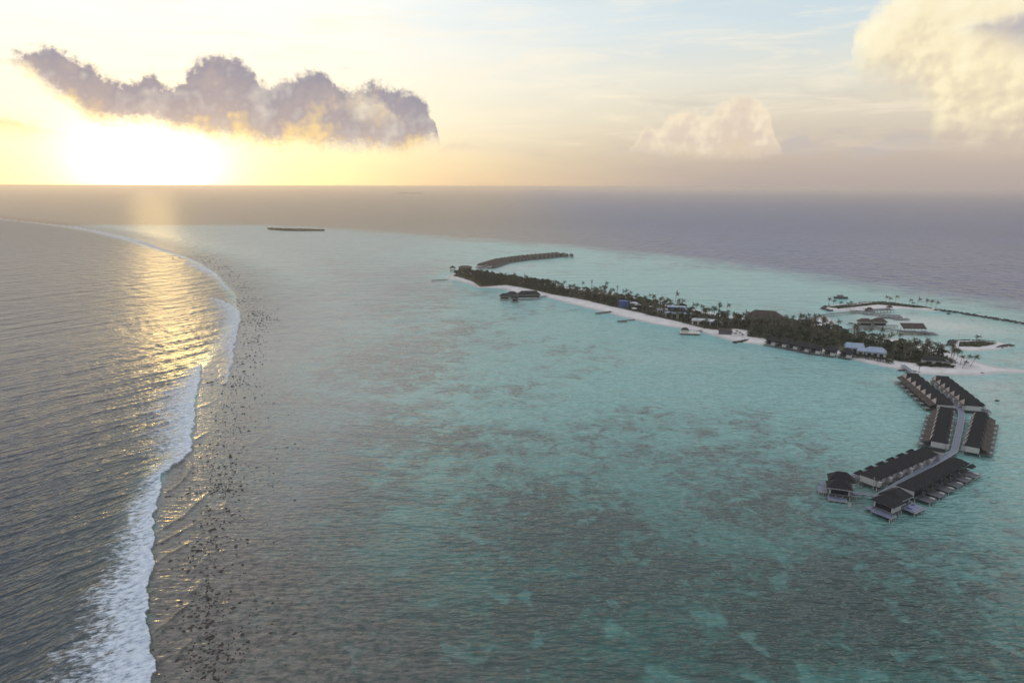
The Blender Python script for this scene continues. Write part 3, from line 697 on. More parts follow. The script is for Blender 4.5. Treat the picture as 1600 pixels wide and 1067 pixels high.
# scrub under and in front of the trees, and low growth on the islets
def scrub(name, poly, n, zb, h, size, label, clear=True, inset=0.2, group=None):
    x0, y0 = poly.min(0); x1, y1 = poly.max(0)
    c = np.stack([rng.uniform(x0, x1, n * 6), rng.uniform(y0, y1, n * 6)], -1); d = sdist(c[:, 0], c[:, 1], poly)
    k = d > inset; c = c[k]; d = d[k]
    pts = []
    lump = vnoise(c[:, 0], c[:, 1], 5.0, 3)
    for (x, y), dd, lu in zip(c, d, lump):
        if clear and not free(x, y, 0.85): continue
        top = zb + h * (0.25 + 0.95 * lu) * min(1.0, 0.35 + dd * 0.25)
        pts.append((x, y, top * rng.uniform(0.55, 1.0) if top > 1.5 else top))
        if len(pts) >= n: break
    mb = MB(); leaf_cards(mb, pts, size, 0.6)
    tag(mb.build(name, M['bush']), label, 'undergrowth', kind='stuff')
scrub('undergrowth', VEG, 30000, 0.9, 3.6, 0.75, 'low green beach scrub and undergrowth along the whole palm island')
scrub('islet_grass', ISLVEG, 1500, 0.7, 0.5, 0.7, 'green ground cover on the small islet ringed by rocks', False)
scrub('sandbar_scrub', NVEG, 2600, 0.6, 1.0, 0.7, 'low green scrub along the curved sandbar beyond the piers', False)
scrub('isle_scrub', FAR, 2600, 1.0, 3.0, 2.0, 'low brown green scrub on the distant flat sand isle near the sun', False, 2.0)
# palms standing apart
def one_palm(px, py, h, rz, label, group='palms standing apart on the beach', lean=0.0, z=1.0, wide=1.0):
    x, y = G(px, py, z); put(PALM, x, y, z, rz, (wide, h / 8.2), label, group, (0.0, lean))
for px, py, h, rz, ln, lab in ((1370, 534, 10.5, 0.1, 0.18, 'tall bare trunked palm leaning right on the sand behind the long roofed pier'), (1425, 548, 9, 0.4, 0.05, 'palm at the back edge of the grove left of the two leaning palms'),
        (1432, 551, 9, -0.3, 0.1, 'dense headed palm at the back of the grove left of the dark house'), (1445, 557, 10, 0.2, 0.12, 'yellow green palm above the left end of the dark roofed house'),
        (1452, 560, 7.5, 0.5, 0.02, 'short bushy palm directly behind the dark roofed house'), (1466, 559, 9.5, 0.0, 0.03, 'upright full crowned palm behind the right end of the dark roof'),
        (1484, 566, 8.5, 0.3, 0.05, 'palm with bushy crown right of the dark roofed house'), (1488, 567, 10, -0.2, 0.08, 'taller palm of the close pair right of the dark house'),
        (1492, 569, 9.5, 0.15, 0.15, 'thin trunked palm at the tip of the scrub on the beach'), (1500, 571, 6.5, 0.6, 0.2, 'small palm on open sand left of the two last palms'),
        (1504, 575, 4.5, 0.2, 0.1, 'lowest palm standing nearest the water at the sand spit'), (1507, 571, 7, 0.0, 0.2, 'wind bent palm on the open sand of the spit'),
        (1516, 573, 8.2, 0.05, 0.42, 'last palm on the sand spit leaning far to the right'), (1339, 522, 8, 0.2, 0.05, 'palm at the back of the grove beside the long pier'),
        (1350, 526, 6, 0.2, 0.05, 'small palm on the sand between the two piers'), (1270, 505, 8, 0.4, 0.1, 'palm behind the grove near the pale back beach'), (1277, 506, 8, -0.3, 0.1, 'second palm near the pale back beach, right of its twin')):
    one_palm(px, py, h, rz, lab, lean=ln)
for i, (px, py) in enumerate(((1293.6, 480), (1301, 481), (1311, 481.5), (1322, 482), (1328, 482.5), (1382, 475), (1389, 475), (1398, 475.5), (1420, 478.5), (1425, 479.5), (1432, 479.5), (1446, 480.5), (1454, 482), (1461, 483))):
    one_palm(px, py, (9, 7.5, 6, 5.5, 7, 8, 6.5, 8.5, 7, 4.5, 8.5, 8, 8, 7)[i], random.uniform(-0.6, 0.6), '%s palm from the left on the curved sandbar' % ORD[i], 'palms along the sandbar', 0.08, 0.8)
one_palm(1524, 538, 6.5, 0.3, 'single palm on the small rock ringed islet', None, 0.05, 0.9, 1.25)
for i, (px, py) in enumerate(((752, 433), (763, 435), (781, 437.5), (789, 439), (802, 441.5), (818, 444.5), (828, 446), (945, 461), (1054, 478), (1122, 492), (1135, 494))):
    one_palm(px, py, (9, 8, 9, 9, 11, 11, 9, 14, 13, 11, 11)[i], 0.2, '%s tall palm from the west breaking the far skyline of the grove' % ORD[i], 'palms along the far skyline of the grove', 0.06, 1.0)

# ------------------------------------------------------------------ overwater villas of the near arc
DK = 1.9; EV = 4.7
def villa(W_, D_, kind, outer, pale=0):                      # x along the row, y away from the jetty
    root = empty('overwater_villa', 0, 0, -50, 0, None, 'villa')
    h = 7.5; e = EV; w2 = W_ / 2 - 0.02
    b = MB(); gi = 1.3
    L0, L1 = (gi, gi) if kind == 'gabled' else (2.4, 2.2)
    if kind == 'gabled':                              # slopes only, the ends are closed with boards
        E_ = [(-w2, 0, e), (w2, 0, e), (w2, D_, e), (-w2, D_, e), (0, L0, h), (0, D_ - L1, h)]
        lo = [(x, y, z - 0.18) for x, y, z in E_[:4]]
        b.poly(E_ + lo, [(1, 2, 5, 4), (3, 0, 4, 5), (6, 7, 1, 0), (7, 8, 2, 1), (8, 9, 3, 2), (9, 6, 0, 3), (9, 8, 7, 6)])
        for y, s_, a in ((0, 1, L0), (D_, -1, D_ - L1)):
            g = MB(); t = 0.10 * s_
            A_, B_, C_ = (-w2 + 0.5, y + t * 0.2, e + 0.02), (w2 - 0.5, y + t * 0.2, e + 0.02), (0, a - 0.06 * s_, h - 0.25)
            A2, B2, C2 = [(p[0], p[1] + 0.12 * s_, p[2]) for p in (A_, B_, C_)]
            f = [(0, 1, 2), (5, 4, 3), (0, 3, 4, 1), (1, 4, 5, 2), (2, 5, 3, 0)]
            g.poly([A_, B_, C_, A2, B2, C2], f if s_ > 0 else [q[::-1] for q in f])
            g.build('gable', M['gable'] if (s_ > 0) == (pale == 0) else M['roof_brown'], root)  # sun-averted end gets the darker brown: its shade is put into the colour
    else: b.hip(-w2, w2, 0, D_, e, h - 0.6, 'y', L0, L1, 0.18)
    rf = b.build('roof', M['roof'], root)
    MB().box(-0.28, 0.28, D_ / 2 - 0.28, D_ / 2 + 0.28, h - 1.05, h + 0.22).build('vent_cap', M['trim'], rf) if kind == 'none' else None
    MB().box(-w2 + 0.05, w2 - 0.05, 0.75, D_ - 0.7, DK, e - 0.19).build('wall', M['wall'], root)
    MB().box(-w2, w2, -0.2, D_ + 0.2, DK - 0.28, DK - 0.01).build('floor', M['wood'], root)
    d = MB().box(-0.55, 0.55, 0.66, 0.745, DK, DK + 2.05).build('door', M['wood'], root)
    MB().box(0.34, 0.42, 0.58, 0.655, DK + 0.9, DK + 1.1).build('handle', M['trim'], d)
    MB().box(-w2 + 0.6, w2 - 0.6, D_ - 0.695, D_ - 0.62, DK + 0.05, DK + 2.1).build('window', M['dark'], root)
    MB().box(w2 - 0.30, w2 - 0.10, -0.75, 0.66, DK, DK + 2.15).build('privacy_wall', M['trim'], root)
    MB().box(-w2 + 0.5, -w2 + 2.3, -0.6, 0.66, DK, DK + 1.9).build('store_cabinet', M['wall'], root)
    MB().box(-0.6, 0.6, -3.4, -0.22, DK - 0.14, DK - 0.03).build('footbridge', M['wood'], root)
    if outer == 'leanto':
        o = MB(); y0, y1 = D_ + 0.02, D_ + 3.0
        o.poly([(-w2, y0, e - 0.2), (w2, y0, e - 0.2), (w2 - 0.3, y1, e - 1.35), (-w2 + 1.2, y1, e - 1.35), (-w2, y0, e - 0.36), (w2, y0, e - 0.36), (w2 - 0.3, y1, e - 1.5), (-w2 + 1.2, y1, e - 1.5)],
               [(0, 1, 2, 3), (7, 6, 5, 4), (3, 2, 6, 7), (0, 3, 7, 4), (2, 1, 5, 6), (1, 0, 4, 5)])
        o.build('lower_roof', M['roof_brown'], root)
        dy0, dy1, dx0, dx1 = D_ + 0.25, D_ + 4.6, -w2 + 1.2, w2 - 2.6
    else:
        o = MB().hip(-w2 + 0.2, 0.4, D_ + 0.02, D_ + 2.6, e - 0.5, e + 0.7, 'x', 1.0, 1.0, 0.12); o.build('lower_roof', M['roof'], root)
        dy0, dy1, dx0, dx1 = D_ + 0.25, D_ + 5.0, -w2 + 0.5, w2 - 1.5
    dz = DK - 0.45
    dk = MB().box(dx0, dx1, dy0, dy1, dz - 0.14, dz).build('deck', M['wood'], root)
    MB().box(dx0 - 0.05, dx1 + 0.05, dy1 + 0.002, dy1 + 0.12, dz - 0.32, dz + 0.05).build('deck_edge', M['trim'], dk)
    MB().box(dx0 + 0.5, dx0 + 2.0, dy1 - 2.4, dy1 - 0.5, dz + 0.004, dz + 0.35).build('sun_bed', M['trim'], root)
    for sx in (-w2 + 0.4, 0.1, w2 - 0.4):
        for sy in (0.2, D_ - 0.3): MB().tube([(sx, sy, -1.5), (sx, sy, DK - 0.28)], 0.20, 6).build('stilt', M['stilt'], root)
    for sx in (dx0 + 0.25, dx1 - 0.25): MB().tube([(sx, dy1 - 0.3, -1.5), (sx, dy1 - 0.3, dz - 0.14)], 0.17, 6).build('stilt', M['stilt'], root)
    return reg(root)
ROWS = dict(
    A=((1431, 585.5), (1488, 631), (1418, 590.6), (1464, 634), 7, 'gabled', 'leanto', 'left row of the jetty stretch nearest the beach'),
    B=((1457, 591.6), (1508, 634), (1477, 590), (1534, 634), 7, 'gabled', 'plain', 'right row of the jetty stretch nearest the beach'),
    C=((1490, 642), (1481, 692), (1469, 641), (1450.6, 689), 7, 'gabled', 'leanto', 'left row of the middle jetty stretch'),
    D=((1521.5, 646), (1505.7, 697), (1542.5, 650), (1534, 699), 7, 'gabled', 'leanto', 'right row of the middle jetty stretch'),
    E=((1467.5, 708.7), (1372.5, 750), (1437.5, 702), (1342.5, 742), 6, 'hip', 'plain', 'upper left row of the last jetty stretch'),
    F=((1484, 716), (1397.5, 759), (1518, 722), (1430, 766), 6, 'hip', 'plain', 'lower right row of the last jetty stretch'))
_gr = 'overwater villas in rows along the near curved jetty'
_vp = {}
for key, (a, b_, c, d_, n, kind, outer, where) in ROWS.items():
    a, b_, c, d_ = (np.array(G(*v, EV)) for v in (a, b_, c, d_))
    u = b_ - a; u /= np.linalg.norm(u); nrm = np.array([-u[1], u[0]])
    if np.dot(nrm, c - a) < 0: nrm = -nrm
    s0 = (np.dot(c - a, u)) * 0.35; L = (np.dot(b_ - a, u) + np.dot(d_ - a, u)) / 2 - s0
    w_ = (np.dot(c - a, nrm) + np.dot(d_ - a, nrm)) / 2; W_ = L / n
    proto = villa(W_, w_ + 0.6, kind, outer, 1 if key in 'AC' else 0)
    rz = math.atan2(nrm[1], nrm[0]) - math.pi / 2
    flip = np.dot(np.array([math.cos(rz), math.sin(rz)]), u) > 0
    for i in range(n):
        p = a + u * (s0 + W_ * (i + 0.5)) - nrm * 0.1
        lab = '%s villa from the beach end, %s' % (ORD[i], where)
        if i == 0:
            proto.location = (p[0], p[1], 0); proto.rotation_euler = (0, 0, rz); proto['label'] = lab; proto['group'] = _gr
        else: dup(proto, p[0], p[1], 0, rz, lab, None, _gr)
# ------------------------------------------------------------------ jetties
def pier(name, label, cat, pts, width, z, gap=4.0, m='wood_blue', rail=False, group=None, lamps=False):
    root = empty(name, pts[0][0], pts[0][1], 0, 0, label, cat, group)
    ox, oy = pts[0]; V = [Vector((x - ox, y - oy, 0)) for x, y in pts]; n = len(V); Ls, Rs = [], []
    for i, p in enumerate(V):
        d = (V[min(i + 1, n - 1)] - V[max(i - 1, 0)]).normalized(); q = Vector((-d.y, d.x, 0)) * (width / 2); Ls.append(p + q); Rs.append(p - q)
    dk = MB(); vs = []
    for zz in (z, z - 0.25): vs += [(p.x, p.y, zz) for p in Ls] + [(p.x, p.y, zz) for p in Rs]
    f = []
    for i in range(n - 1):
        f += [(i, n + i, n + i + 1, i + 1), (2 * n + i, 2 * n + i + 1, 3 * n + i + 1, 3 * n + i), (i, i + 1, 2 * n + i + 1, 2 * n + i), (n + i + 1, n + i, 3 * n + i, 3 * n + i + 1)]
    f += [(0, 2 * n, 3 * n, n), (n - 1, 2 * n - 1, 4 * n - 1, 3 * n - 1)]
    dk.poly(vs, f); D_ = dk.build('deck', M[m], root)
    for side in (Ls, Rs):
        e = MB()
        for i in range(n - 1):
            p, q = side[i], side[i + 1]; d = (q - p); L = d.length; d.normalize(); r_ = Vector((-d.y, d.x, 0)) * 0.09
            e.poly([(p.x - r_.x, p.y - r_.y, z + .012), (q.x - r_.x, q.y - r_.y, z + .012), (q.x + r_.x, q.y + r_.y, z + .012), (p.x + r_.x, p.y + r_.y, z + .012),
                    (p.x - r_.x, p.y - r_.y, z + .16), (q.x - r_.x, q.y - r_.y, z + .16), (q.x + r_.x, q.y + r_.y, z + .16), (p.x + r_.x, p.y + r_.y, z + .16)],
                   [(4, 5, 6, 7), (0, 1, 5, 4), (2, 3, 7, 6), (1, 2, 6, 5), (3, 0, 4, 7)])
        e.build('edge_board', M['trim'], D_)
    cnt = 0; acc = gap * 0.5
    for i in range(n - 1):
        d = V[i + 1] - V[i]; L = d.length; d.normalize(); q = Vector((-d.y, d.x, 0))
        while acc < L:
            for sg in (-1, 1):
                p = V[i] + d * acc + q * (sg * (width / 2 - 0.25))
                if cnt < 96: MB().tube([(p.x, p.y, -1.2), (p.x, p.y, z - 0.25)], 0.2, 6).build('stilt', M['stilt'], root); cnt += 1
            acc += gap
        acc -= L
    return root
pier('jetty', 'long pale boardwalk jetty bending between the near villa rows from the beach', 'jetty',
     [G(x, y, DK) for x, y in ((1410, 570), (1441, 592), (1473, 617), (1501, 641), (1503, 650), (1498, 675), (1491, 705), (1440, 735), (1405, 756), (1373, 775))], 2.7, DK + 0.05, 6.5)
pier('footbridge', 'narrow grey footbridge linking the jetty end to the leftmost near villa', 'bridge', [G(x, y, DK) for x, y in ((1371, 775), (1352, 771.5), (1332, 770))], 1.7, DK - 0.02, 3.2)
# lamp posts on the jetty
def lamp_post(px, py, z, h, lab):
    x, y = G(px, py, z); rt = empty('lamp_post', x, y, z, 0, lab, 'lamp post', 'pale lamp posts on the near jetty')
    MB().tube([(0, 0, 0), (0, 0, h)], [0.13, 0.09], 6).build('pole', M['trim'], rt); MB().tube([(0, 0, h), (0, 0, h + 0.35)], [0.22, 0.16], 8).build('lamp_head', M['trim'], rt)
lamp_post(1495, 642, DK + 0.1, 5.5, 'tall pale post on the jetty at its bend between the first and middle villa rows')
lamp_post(1364, 764, DK + 0.1, 4.6, 'pale post on the jetty near its outer end beside the last villa')
# ------------------------------------------------------------------ villas at the seaward end
def big_villa(name, label, x, y, rz, wings, decks, cat='villa', group=None, zf=DK, wallm='wall', roofm='roof', stilts=True, win=True):
    root = empty(name, x, y, 0, rz, label, cat, group)
    for k, (x0, x1, y0, y1, e, h, ax, ins) in enumerate(wings):
        rf = MB().hip(x0, x1, y0, y1, e, h, ax, ins, ins, 0.2).build('roof', M[roofm], root)
        MB().box(x0 + 0.01, x1 - 0.01, y0 - 0.07, y0 - 0.005, e - 0.30, e - 0.02).build('eaves_board', M['trim'], rf)
        MB().box(x0 + 1.0, x1 - 1.0, y0 + 1.0, y1 - 1.0, zf, e - 0.21).build('wall', M[wallm], root)
        if win is not False and win and not (win == 'sides' and k == 0): MB().box(x0 + 1.6, x1 - 1.6, y0 + 0.9, y0 + 0.99, zf + 0.15, zf + 2.0).build('window', M['dark'], root)
        if win:
            MB().box(x0 + 0.9, x0 + 0.99, y0 + 1.6, y1 - 1.6, zf + 0.15, zf + 2.0).build('window', M['dark'], root)
            MB().box(x1 - 0.99, x1 - 0.9, y0 + 1.4, y1 - 2.4, zf + 0.15, zf + 2.0).build('window', M['dark'], root)
        MB().box(x0 + 0.6, x1 - 0.6, y0 + 0.5, y1 - 0.6, zf - 0.3, zf - 0.005 - 0.01 * k).build('floor', M['wood'], root)
        if stilts:
            for sx in np.linspace(x0 + 0.9, x1 - 0.9, 4):
                for sy in (y0 + 0.8, y1 - 1.0): MB().tube([(sx, sy, -1.5), (sx, sy, zf - 0.3)], 0.2, 6).build('stilt', M['stilt'], root)
    for (x0, x1, y0, y1, z, what) in decks:
        d = MB().box(x0, x1, y0, y1, z - 0.16, z).build('deck', M['wood_blue'], root)
        MB().box(x0 - 0.05, x1 + 0.05, y0 - 0.12, y0 - 0.002, z - 0.36, z + 0.06).build('deck_edge', M['trim'], d)
        MB().box(x1 + 0.002, x1 + 0.12, y0 + 0.01, y1, z - 0.34, z + 0.06).build('deck_edge', M['trim'], d)
        if what == 'pool':
            p = MB().box(x0 + 1.2, x1 - 0.9, y0 + 0.6, y1 - 1.2, z + 0.003, z + 0.22).build('plunge_pool', M['trim'], root)
            MB().box(x0 + 1.4, x1 - 1.1, y0 + 0.8, y1 - 1.4, z + 0.224, z + 0.24).build('pool_surface', M['pool'], p)
        if what == 'stairs':
            st = MB()
            for i in range(5): st.box(x1 + 0.2 + 0.0, x1 + 1.4, y0 - 0.4 - 0.45 * i, y0 - 0.05 - 0.45 * i, z - 0.3 * i - 0.12, z - 0.3 * i)
            st.build('stairs', M['stilt'], root)
        for sx in np.linspace(x0 + 0.3, x1 - 0.3, 4): MB().tube([(sx, y0 + 0.25, -1.5), (sx, y0 + 0.25, z - 0.16)], 0.17, 6).build('stilt', M['stilt'], root)
    return root
gx, gy = G(1391, 780, 4.6)
big_villa('overwater_villa', 'large two roofed villa at the seaward end of the jetty with a blue plunge pool', gx, gy, R(33), [(-6.2, 1.6, -5.0, 4.2, 4.7, 7.2, 'y', 3.2), (1.0, 10.6, -3.4, 5.4, 4.6, 7.4, 'x', 3.2)],
          [(-9.6, -5.3, -5.6, 1.8, 1.6, ''), (2.4, 10.6, -8.2, -2.5, 1.6, 'pool'), (10.2, 12.4, -3.2, 2.6, 1.3, ''), (-8.0, -5.3, 2.2, 5.0, 1.3, '')], win='sides')
gx, gy = G(1311, 758, 4.0)
big_villa('overwater_villa', 'leftmost near villa standing apart with two hipped roofs and stairs to the water', gx, gy, R(-20), [(-4.8, 4.6, -5.4, 1.6, 4.6, 7.4, 'x', 3.2), (-3.8, 6.2, 2.0, 9.0, 4.7, 7.8, 'x', 3.2)],
          [(-4.4, 2.4, -8.4, -4.6, 1.0, 'stairs'), (-7.6, -4.4, -3.0, 3.6, 1.4, ''), (-6.4, -3.9, 4.2, 9.0, 1.4, ''), (4.2, 6.6, -2.6, 2.2, 1.45, '')])
# linking low roofs at the bends of the jetty
for (px, py, rz, sx, sy, lab) in ((1458, 704, R(-28), 9.0, 3.4, 'low flat roofed store with pale wall between the middle and last left villa rows'), (1479, 640.5, R(-6), 8.5, 3.0, 'low dark roofed store closing the end of the first left villa row')):
    x, y = G(px, py, 3.0); rt = empty('store_hut', x, y, 0, rz, lab, 'hut')
    MB().hip(-sx / 2, sx / 2, -sy / 2, sy / 2, 3.6, 4.4, 'x', 1.2, 1.2).build('roof', M['roof'], rt); MB().box(-sx / 2 + .3, sx / 2 - .3, -sy / 2 + .3, sy / 2 - .3, DK, 3.43).build('wall', M['wall'], rt)
    MB().box(-sx / 2 + .1, sx / 2 - .1, -sy / 2 + .1, sy / 2 - .1, DK - 0.3, DK - 0.01).build('floor', M['wood'], rt)
    for a in (-1, 1):
        for c in (-1, 1): MB().tube([(a * (sx / 2 - .5), c * (sy / 2 - .5), -1.5), (a * (sx / 2 - .5), c * (sy / 2 - .5), DK - 0.3)], 0.2, 6).build('stilt', M['stilt'], rt)
# ------------------------------------------------------------------ villas on the edge of the beach
def beach_villa_proto():
    root = empty('beach_villa', 0, 0, -50, 0, None, 'villa')
    MB().hip(-4.6, 4.6, -0.5, 7.5, 4.4, 6.9, 'x', 3.0, 3.0).build('roof', M['roof'], root)
    MB().box(-3.6, 3.6, 0.6, 6.8, 1.2, 4.2).build('wall', M['wood'], root)
    MB().box(-3.0, 0.2, 0.5, 0.59, 1.4, 3.9).build('window', M['dark'], root)
    MB().box(0.9, 3.8, -3.0, -2.75, 1.2, 3.1).build('garden_wall', M['wall'], root); MB().box(3.82, 4.05, -3.0, 0.6, 1.2, 3.1).build('garden_wall', M['wall'], root)
    d = MB().box(-4.4, 4.2, -4.2, 0.4, 0.95, 1.19).build('deck', M['wood'], root); MB().box(-4.5, 4.3, -4.35, -4.21, 0.7, 1.25).build('deck_edge', M['trim'], d)
    MB().hip(-4.2, -1.6, -3.6, -0.8, 3.0, 3.8, 'x', 1.1, 1.1).build('shade_roof', M['roof_brown'], root)
    for sx in np.linspace(-4.2, 4.0, 5): MB().tube([(sx, -4.0, -1.2), (sx, -4.0, 0.95)], 0.18, 6).build('stilt', M['stilt'], root)
    return reg(root)
bv = beach_villa_proto()
for i, (px, py) in enumerate(((1202, 540.5), (1219, 543.5), (1236, 547), (1254, 551), (1271, 554), (1294, 557), (1319, 560.5))):
    x, y = G(px, py, 0.5); rz = R(-37); x -= math.sin(rz) * 4.0; y += math.cos(rz) * 4.0
    lab = '%s beach villa from the left along the near shore, with white garden wall and deck' % ORD[i]
    if i == 0: bv.location = (x, y, 0); bv.rotation_euler = (0, 0, rz); bv['label'] = lab; bv['group'] = 'beach villas on the near shore'
    else: dup(bv, x, y, 0, rz, lab, None, 'beach villas on the near shore')
# ------------------------------------------------------------------ far arc of villas
def far_villa(W_):
    root = empty('overwater_villa', 0, 0, -50, 0, None, 'villa')
    w2 = W_ / 2 - 0.03
    MB().hip(-w2, w2, -4.6, 4.6, 4.2, 7.0, 'y', 1.6, 1.6).build('roof', M['roof_brown'], root)
    MB().box(-w2 + 0.2, w2 - 0.2, -3.8, 3.8, 1.7, 4.0).build('wall', M['wall'], root); MB().box(-w2 + 0.1, w2 - 0.1, -7.4, 4.4, 1.4, 1.69).build('deck', M['wood'], root)
    MB().box(-w2 + 0.8, w2 - 0.8, -3.89, -3.805, 1.8, 3.7).build('window', M['dark'], root)
    for sx in (-w2 + 0.5, w2 - 0.5):
        for sy in (-7.0, -1.0, 4.0): MB().tube([(sx, sy, -1.2), (sx, sy, 1.4)], 0.22, 5).build('stilt', M['stilt'], root)
    return reg(root)
def arc_rows(pts, off, where, first=0):
    global fv
    V = [np.array(p) for p in pts]; seg = [np.linalg.norm(V[i + 1] - V[i]) for i in range(len(V) - 1)]; tot = sum(seg); n = int(tot / 9.6); out = []
    for k in range(n):
        t = (k + 0.5) * tot / n; i = 0
        while i < len(seg) - 1 and t > seg[i]: t -= seg[i]; i += 1
        d = (V[i + 1] - V[i]) / seg[i]; nn = np.array([-d[1], d[0]]); p = V[i] + d * t + nn * off
        out.append((p, math.atan2(d[1], d[0]) + (math.pi if off > 0 else 0)))
    for k, (p, rz) in enumerate(out[:24]):
        lab = '%s villa from the island end in the far arc, %s' % (ORD[k], where)
        if fv.get('label') is None: fv.location = (p[0], p[1], 0); fv.rotation_euler = (0, 0, rz); fv['label'] = lab; fv['group'] = 'overwater villas in the far arc'
        else: dup(fv, p[0], p[1], 0, rz, lab, None, 'overwater villas in the far arc')
fv = far_villa(9.4)
ARC = [G(x, y) for x, y in ((757, 419.5), (785, 410.5), (826, 405), (878, 400.5))]
arc_rows(ARC, -8.0, 'near side row'); arc_rows(ARC, 8.0, 'seaward side row')
AR2 = [G(x, y, 1.7) for x, y in ((741, 427), (745, 423), (751, 420), (760, 418))] + [tuple(p) for p in ARC[1:]]
pier('jetty', 'thin curved jetty joining the far villa arc to the west tip of the island', 'jetty', AR2, 3.4, 1.75, 9.0)
x, y = G(888, 400.5, 2)
big_villa('overwater_villa', 'last villa alone at the outer right end of the far arc', x, y, R(8), [(-8, 1, -4, 4, 4.2, 7.0, 'x', 3), (1.5, 9, -5, 3, 4.2, 7.0, 'x', 3)], [(-6, 8, -8, -5.2, 1.3, '')], roofm='roof_brown')
# west tip buildings
x, y = G(707.5, 424, 0); rt = empty('gazebo', x, y, 0, 0.2, 'small open gazebo on stilts off the west tip, left of the red brown building', 'gazebo')
MB().hip(-4.2, 4.2, -4.2, 4.2, 5.2, 8.4, 'x', 4.0, 4.0).build('roof', M['roof'], rt); MB().box(-3.8, 3.8, -3.8, 3.8, 1.6, 1.9).build('deck', M['wood'], rt)
for a in (-3.4, 3.4):
    for c in (-3.4, 3.4): MB().tube([(a, c, -1), (a, c, 5.1)], 0.22, 6).build('post', M['trim'], rt)
x, y = G(727, 424, 0)
big_villa('restaurant', 'red brown overwater building between the gazebo and the far jetty', x, y, 0.0, [(-10, 10, -6, 6, 6.4, 8.4, 'x', 5)], [(-10, 11, -9, -6.2, 1.5, '')], 'building', wallm='red', roofm='roof_brown', win=False, zf=1.8)
pier('walkway', 'low walkway joining the gazebo and the red brown building', 'walkway', [G(710, 423, 1.6), G(718, 423, 1.6)], 2.2, 1.6, 4.0)
pier('walkway', 'low walkway between the red brown building and the far curved jetty', 'walkway', [G(736, 423.4, 1.6), G(745, 423.4, 1.6)], 2.2, 1.6, 4.0)
# restaurant on stilts off the near shore
x, y = G(826, 465, 1.5)
big_villa('restaurant', 'long dark roofed restaurant on white stilts off the near shore of the grove', x, y, R(2), [(-13, 13, -5.5, 4.5, 5.0, 9.2, 'x', 5)], [(-14, 2, -9, -5.6, 1.5, '')], 'restaurant', zf=2.4)
for px, py, sx, sy, lab in ((788.5, 467, 5.6, 4.6, 'leftmost small hipped hut on stilts by the dark restaurant'), (800, 464, 6.6, 5.0, 'taller hipped hut on stilts between the leftmost hut and the restaurant'), (804.5, 471, 4.2, 3.4, 'lowest small hut on stilts in front of the gap by the restaurant')):
    x, y = G(px, py, 1.2)
    big_villa('overwater_hut', lab, x, y, R(4), [(-sx, sx, -sy, sy, 4.6, 7.4, 'x', sx * 0.62)], [], 'hut', 'huts on stilts by the restaurant', zf=1.9)
pier('walkway', 'short walkway from the stilted restaurant to the sand', 'walkway', [G(843, 463.5, 1.5), G(854, 461.5, 1.5)], 2.5, 1.5, 4.0)

# ------------------------------------------------------------------ buildings among the palms
def house(name, label, px, py, rz, sx, sy, e, h, roofm, wallm, axis='x', ins=0.4, cat='building', zb=1.0, win=4, group=None, mono=False):
    x, y = G(px, py, zb); root = empty(name, x, y, zb, rz, label, cat, group)
    if mono: MB().poly([(-sx, -sy, e - 0.3), (sx, -sy, e - 0.3), (sx, sy, h), (-sx, sy, h), (-sx, -sy, e - 0.5), (sx, -sy, e - 0.5), (sx, sy, h - 0.2), (-sx, sy, h - 0.2)],
                       [(0, 1, 2, 3), (7, 6, 5, 4), (0, 4, 5, 1), (1, 5, 6, 2), (2, 6, 7, 3), (3, 7, 4, 0)]).build('roof', M[roofm], root)
    else: MB().hip(-sx, sx, -sy, sy, e, h, axis, ins, ins, 0.2).build('roof', M[roofm], root)
    MB().box(-sx + .6, sx - .6, -sy + .6, sy - .6, -0.8, e - (0.52 if mono else 0.22)).build('wall', M[wallm], root)
    for i in range(win):
        a = -sx + 1.2 + (2 * sx - 2.4) * (i + 0.15) / win; wd = (2 * sx - 2.4) / win * 0.6
        MB().box(a, a + wd, -sy + .52, -sy + .595, 0.9, e - 1.0).build('window', M['dark'], root)
    return root
R32 = R(-33)
house('utility_building', 'westernmost white flat roofed building among the trees', 889, 457, R32, 13, 6.5, 5.6, 6.6, 'white', 'cream', ins=1.0)
house('utility_building', 'narrow white roofed building between two wider white roofs', 903, 458.5, R32, 11, 4.0, 5.4, 6.2, 'white', 'cream', ins=1.0)
house('utility_building', 'white roofed building just left of the tall mast', 916, 461, R32, 14, 6.0, 5.4, 6.4, 'white', 'cream', ins=1.0)
house('utility_building', 'long cream roofed building right of the tall mast among palms', 943, 467, R32, 12, 5, 5.8, 6.6, 'cream', 'red', ins=1.0)
house('blue_building', 'bright blue boxy building half hidden by palms', 976, 481, R(-14), 6.0, 4.0, 7.2, 7.8, 'blue', 'blue', ins=2.0, win=0)
house('lounge_building', 'small white building in the palms left of the blue roofs', 1035, 490.5, R(-10), 5.5, 3.6, 4.6, 5.6, 'white', 'cream', ins=1.0)
house('blue_roofed_building', 'upper pale blue roofed block in the middle of the grove', 1056, 491, R(-14), 8.6, 4.5, 7.6, 8.4, 'tent', 'blue', ins=1.0, win=3)
house('blue_roofed_building', 'long lower blue roofed building with cream wall in the grove', 1064, 497, R(-17), 15, 4.6, 4.9, 5.6, 'tent', 'cream', ins=0.8, win=5)
house('white_roofed_building', 'long low white roofed building right of the blue roofs', 1106, 508, R(-22), 14, 5.5, 4.4, 5.6, 'white', 'cream', ins=0.8, win=5)
house('restaurant', 'wide brown hipped thatch roof above the palms near the back shore', 1194, 505.5, R(-24), 17, 8, 5.6, 12.0, 'roof_brown', 'cream', ins=8.5, win=6)
house('villa', 'leftmost pale blue roofed building behind the near beach', 1334, 551, R(-20), 6.6, 5.0, 4.6, 7.6, 'tent', 'white', 'x', 0.8, win=3)
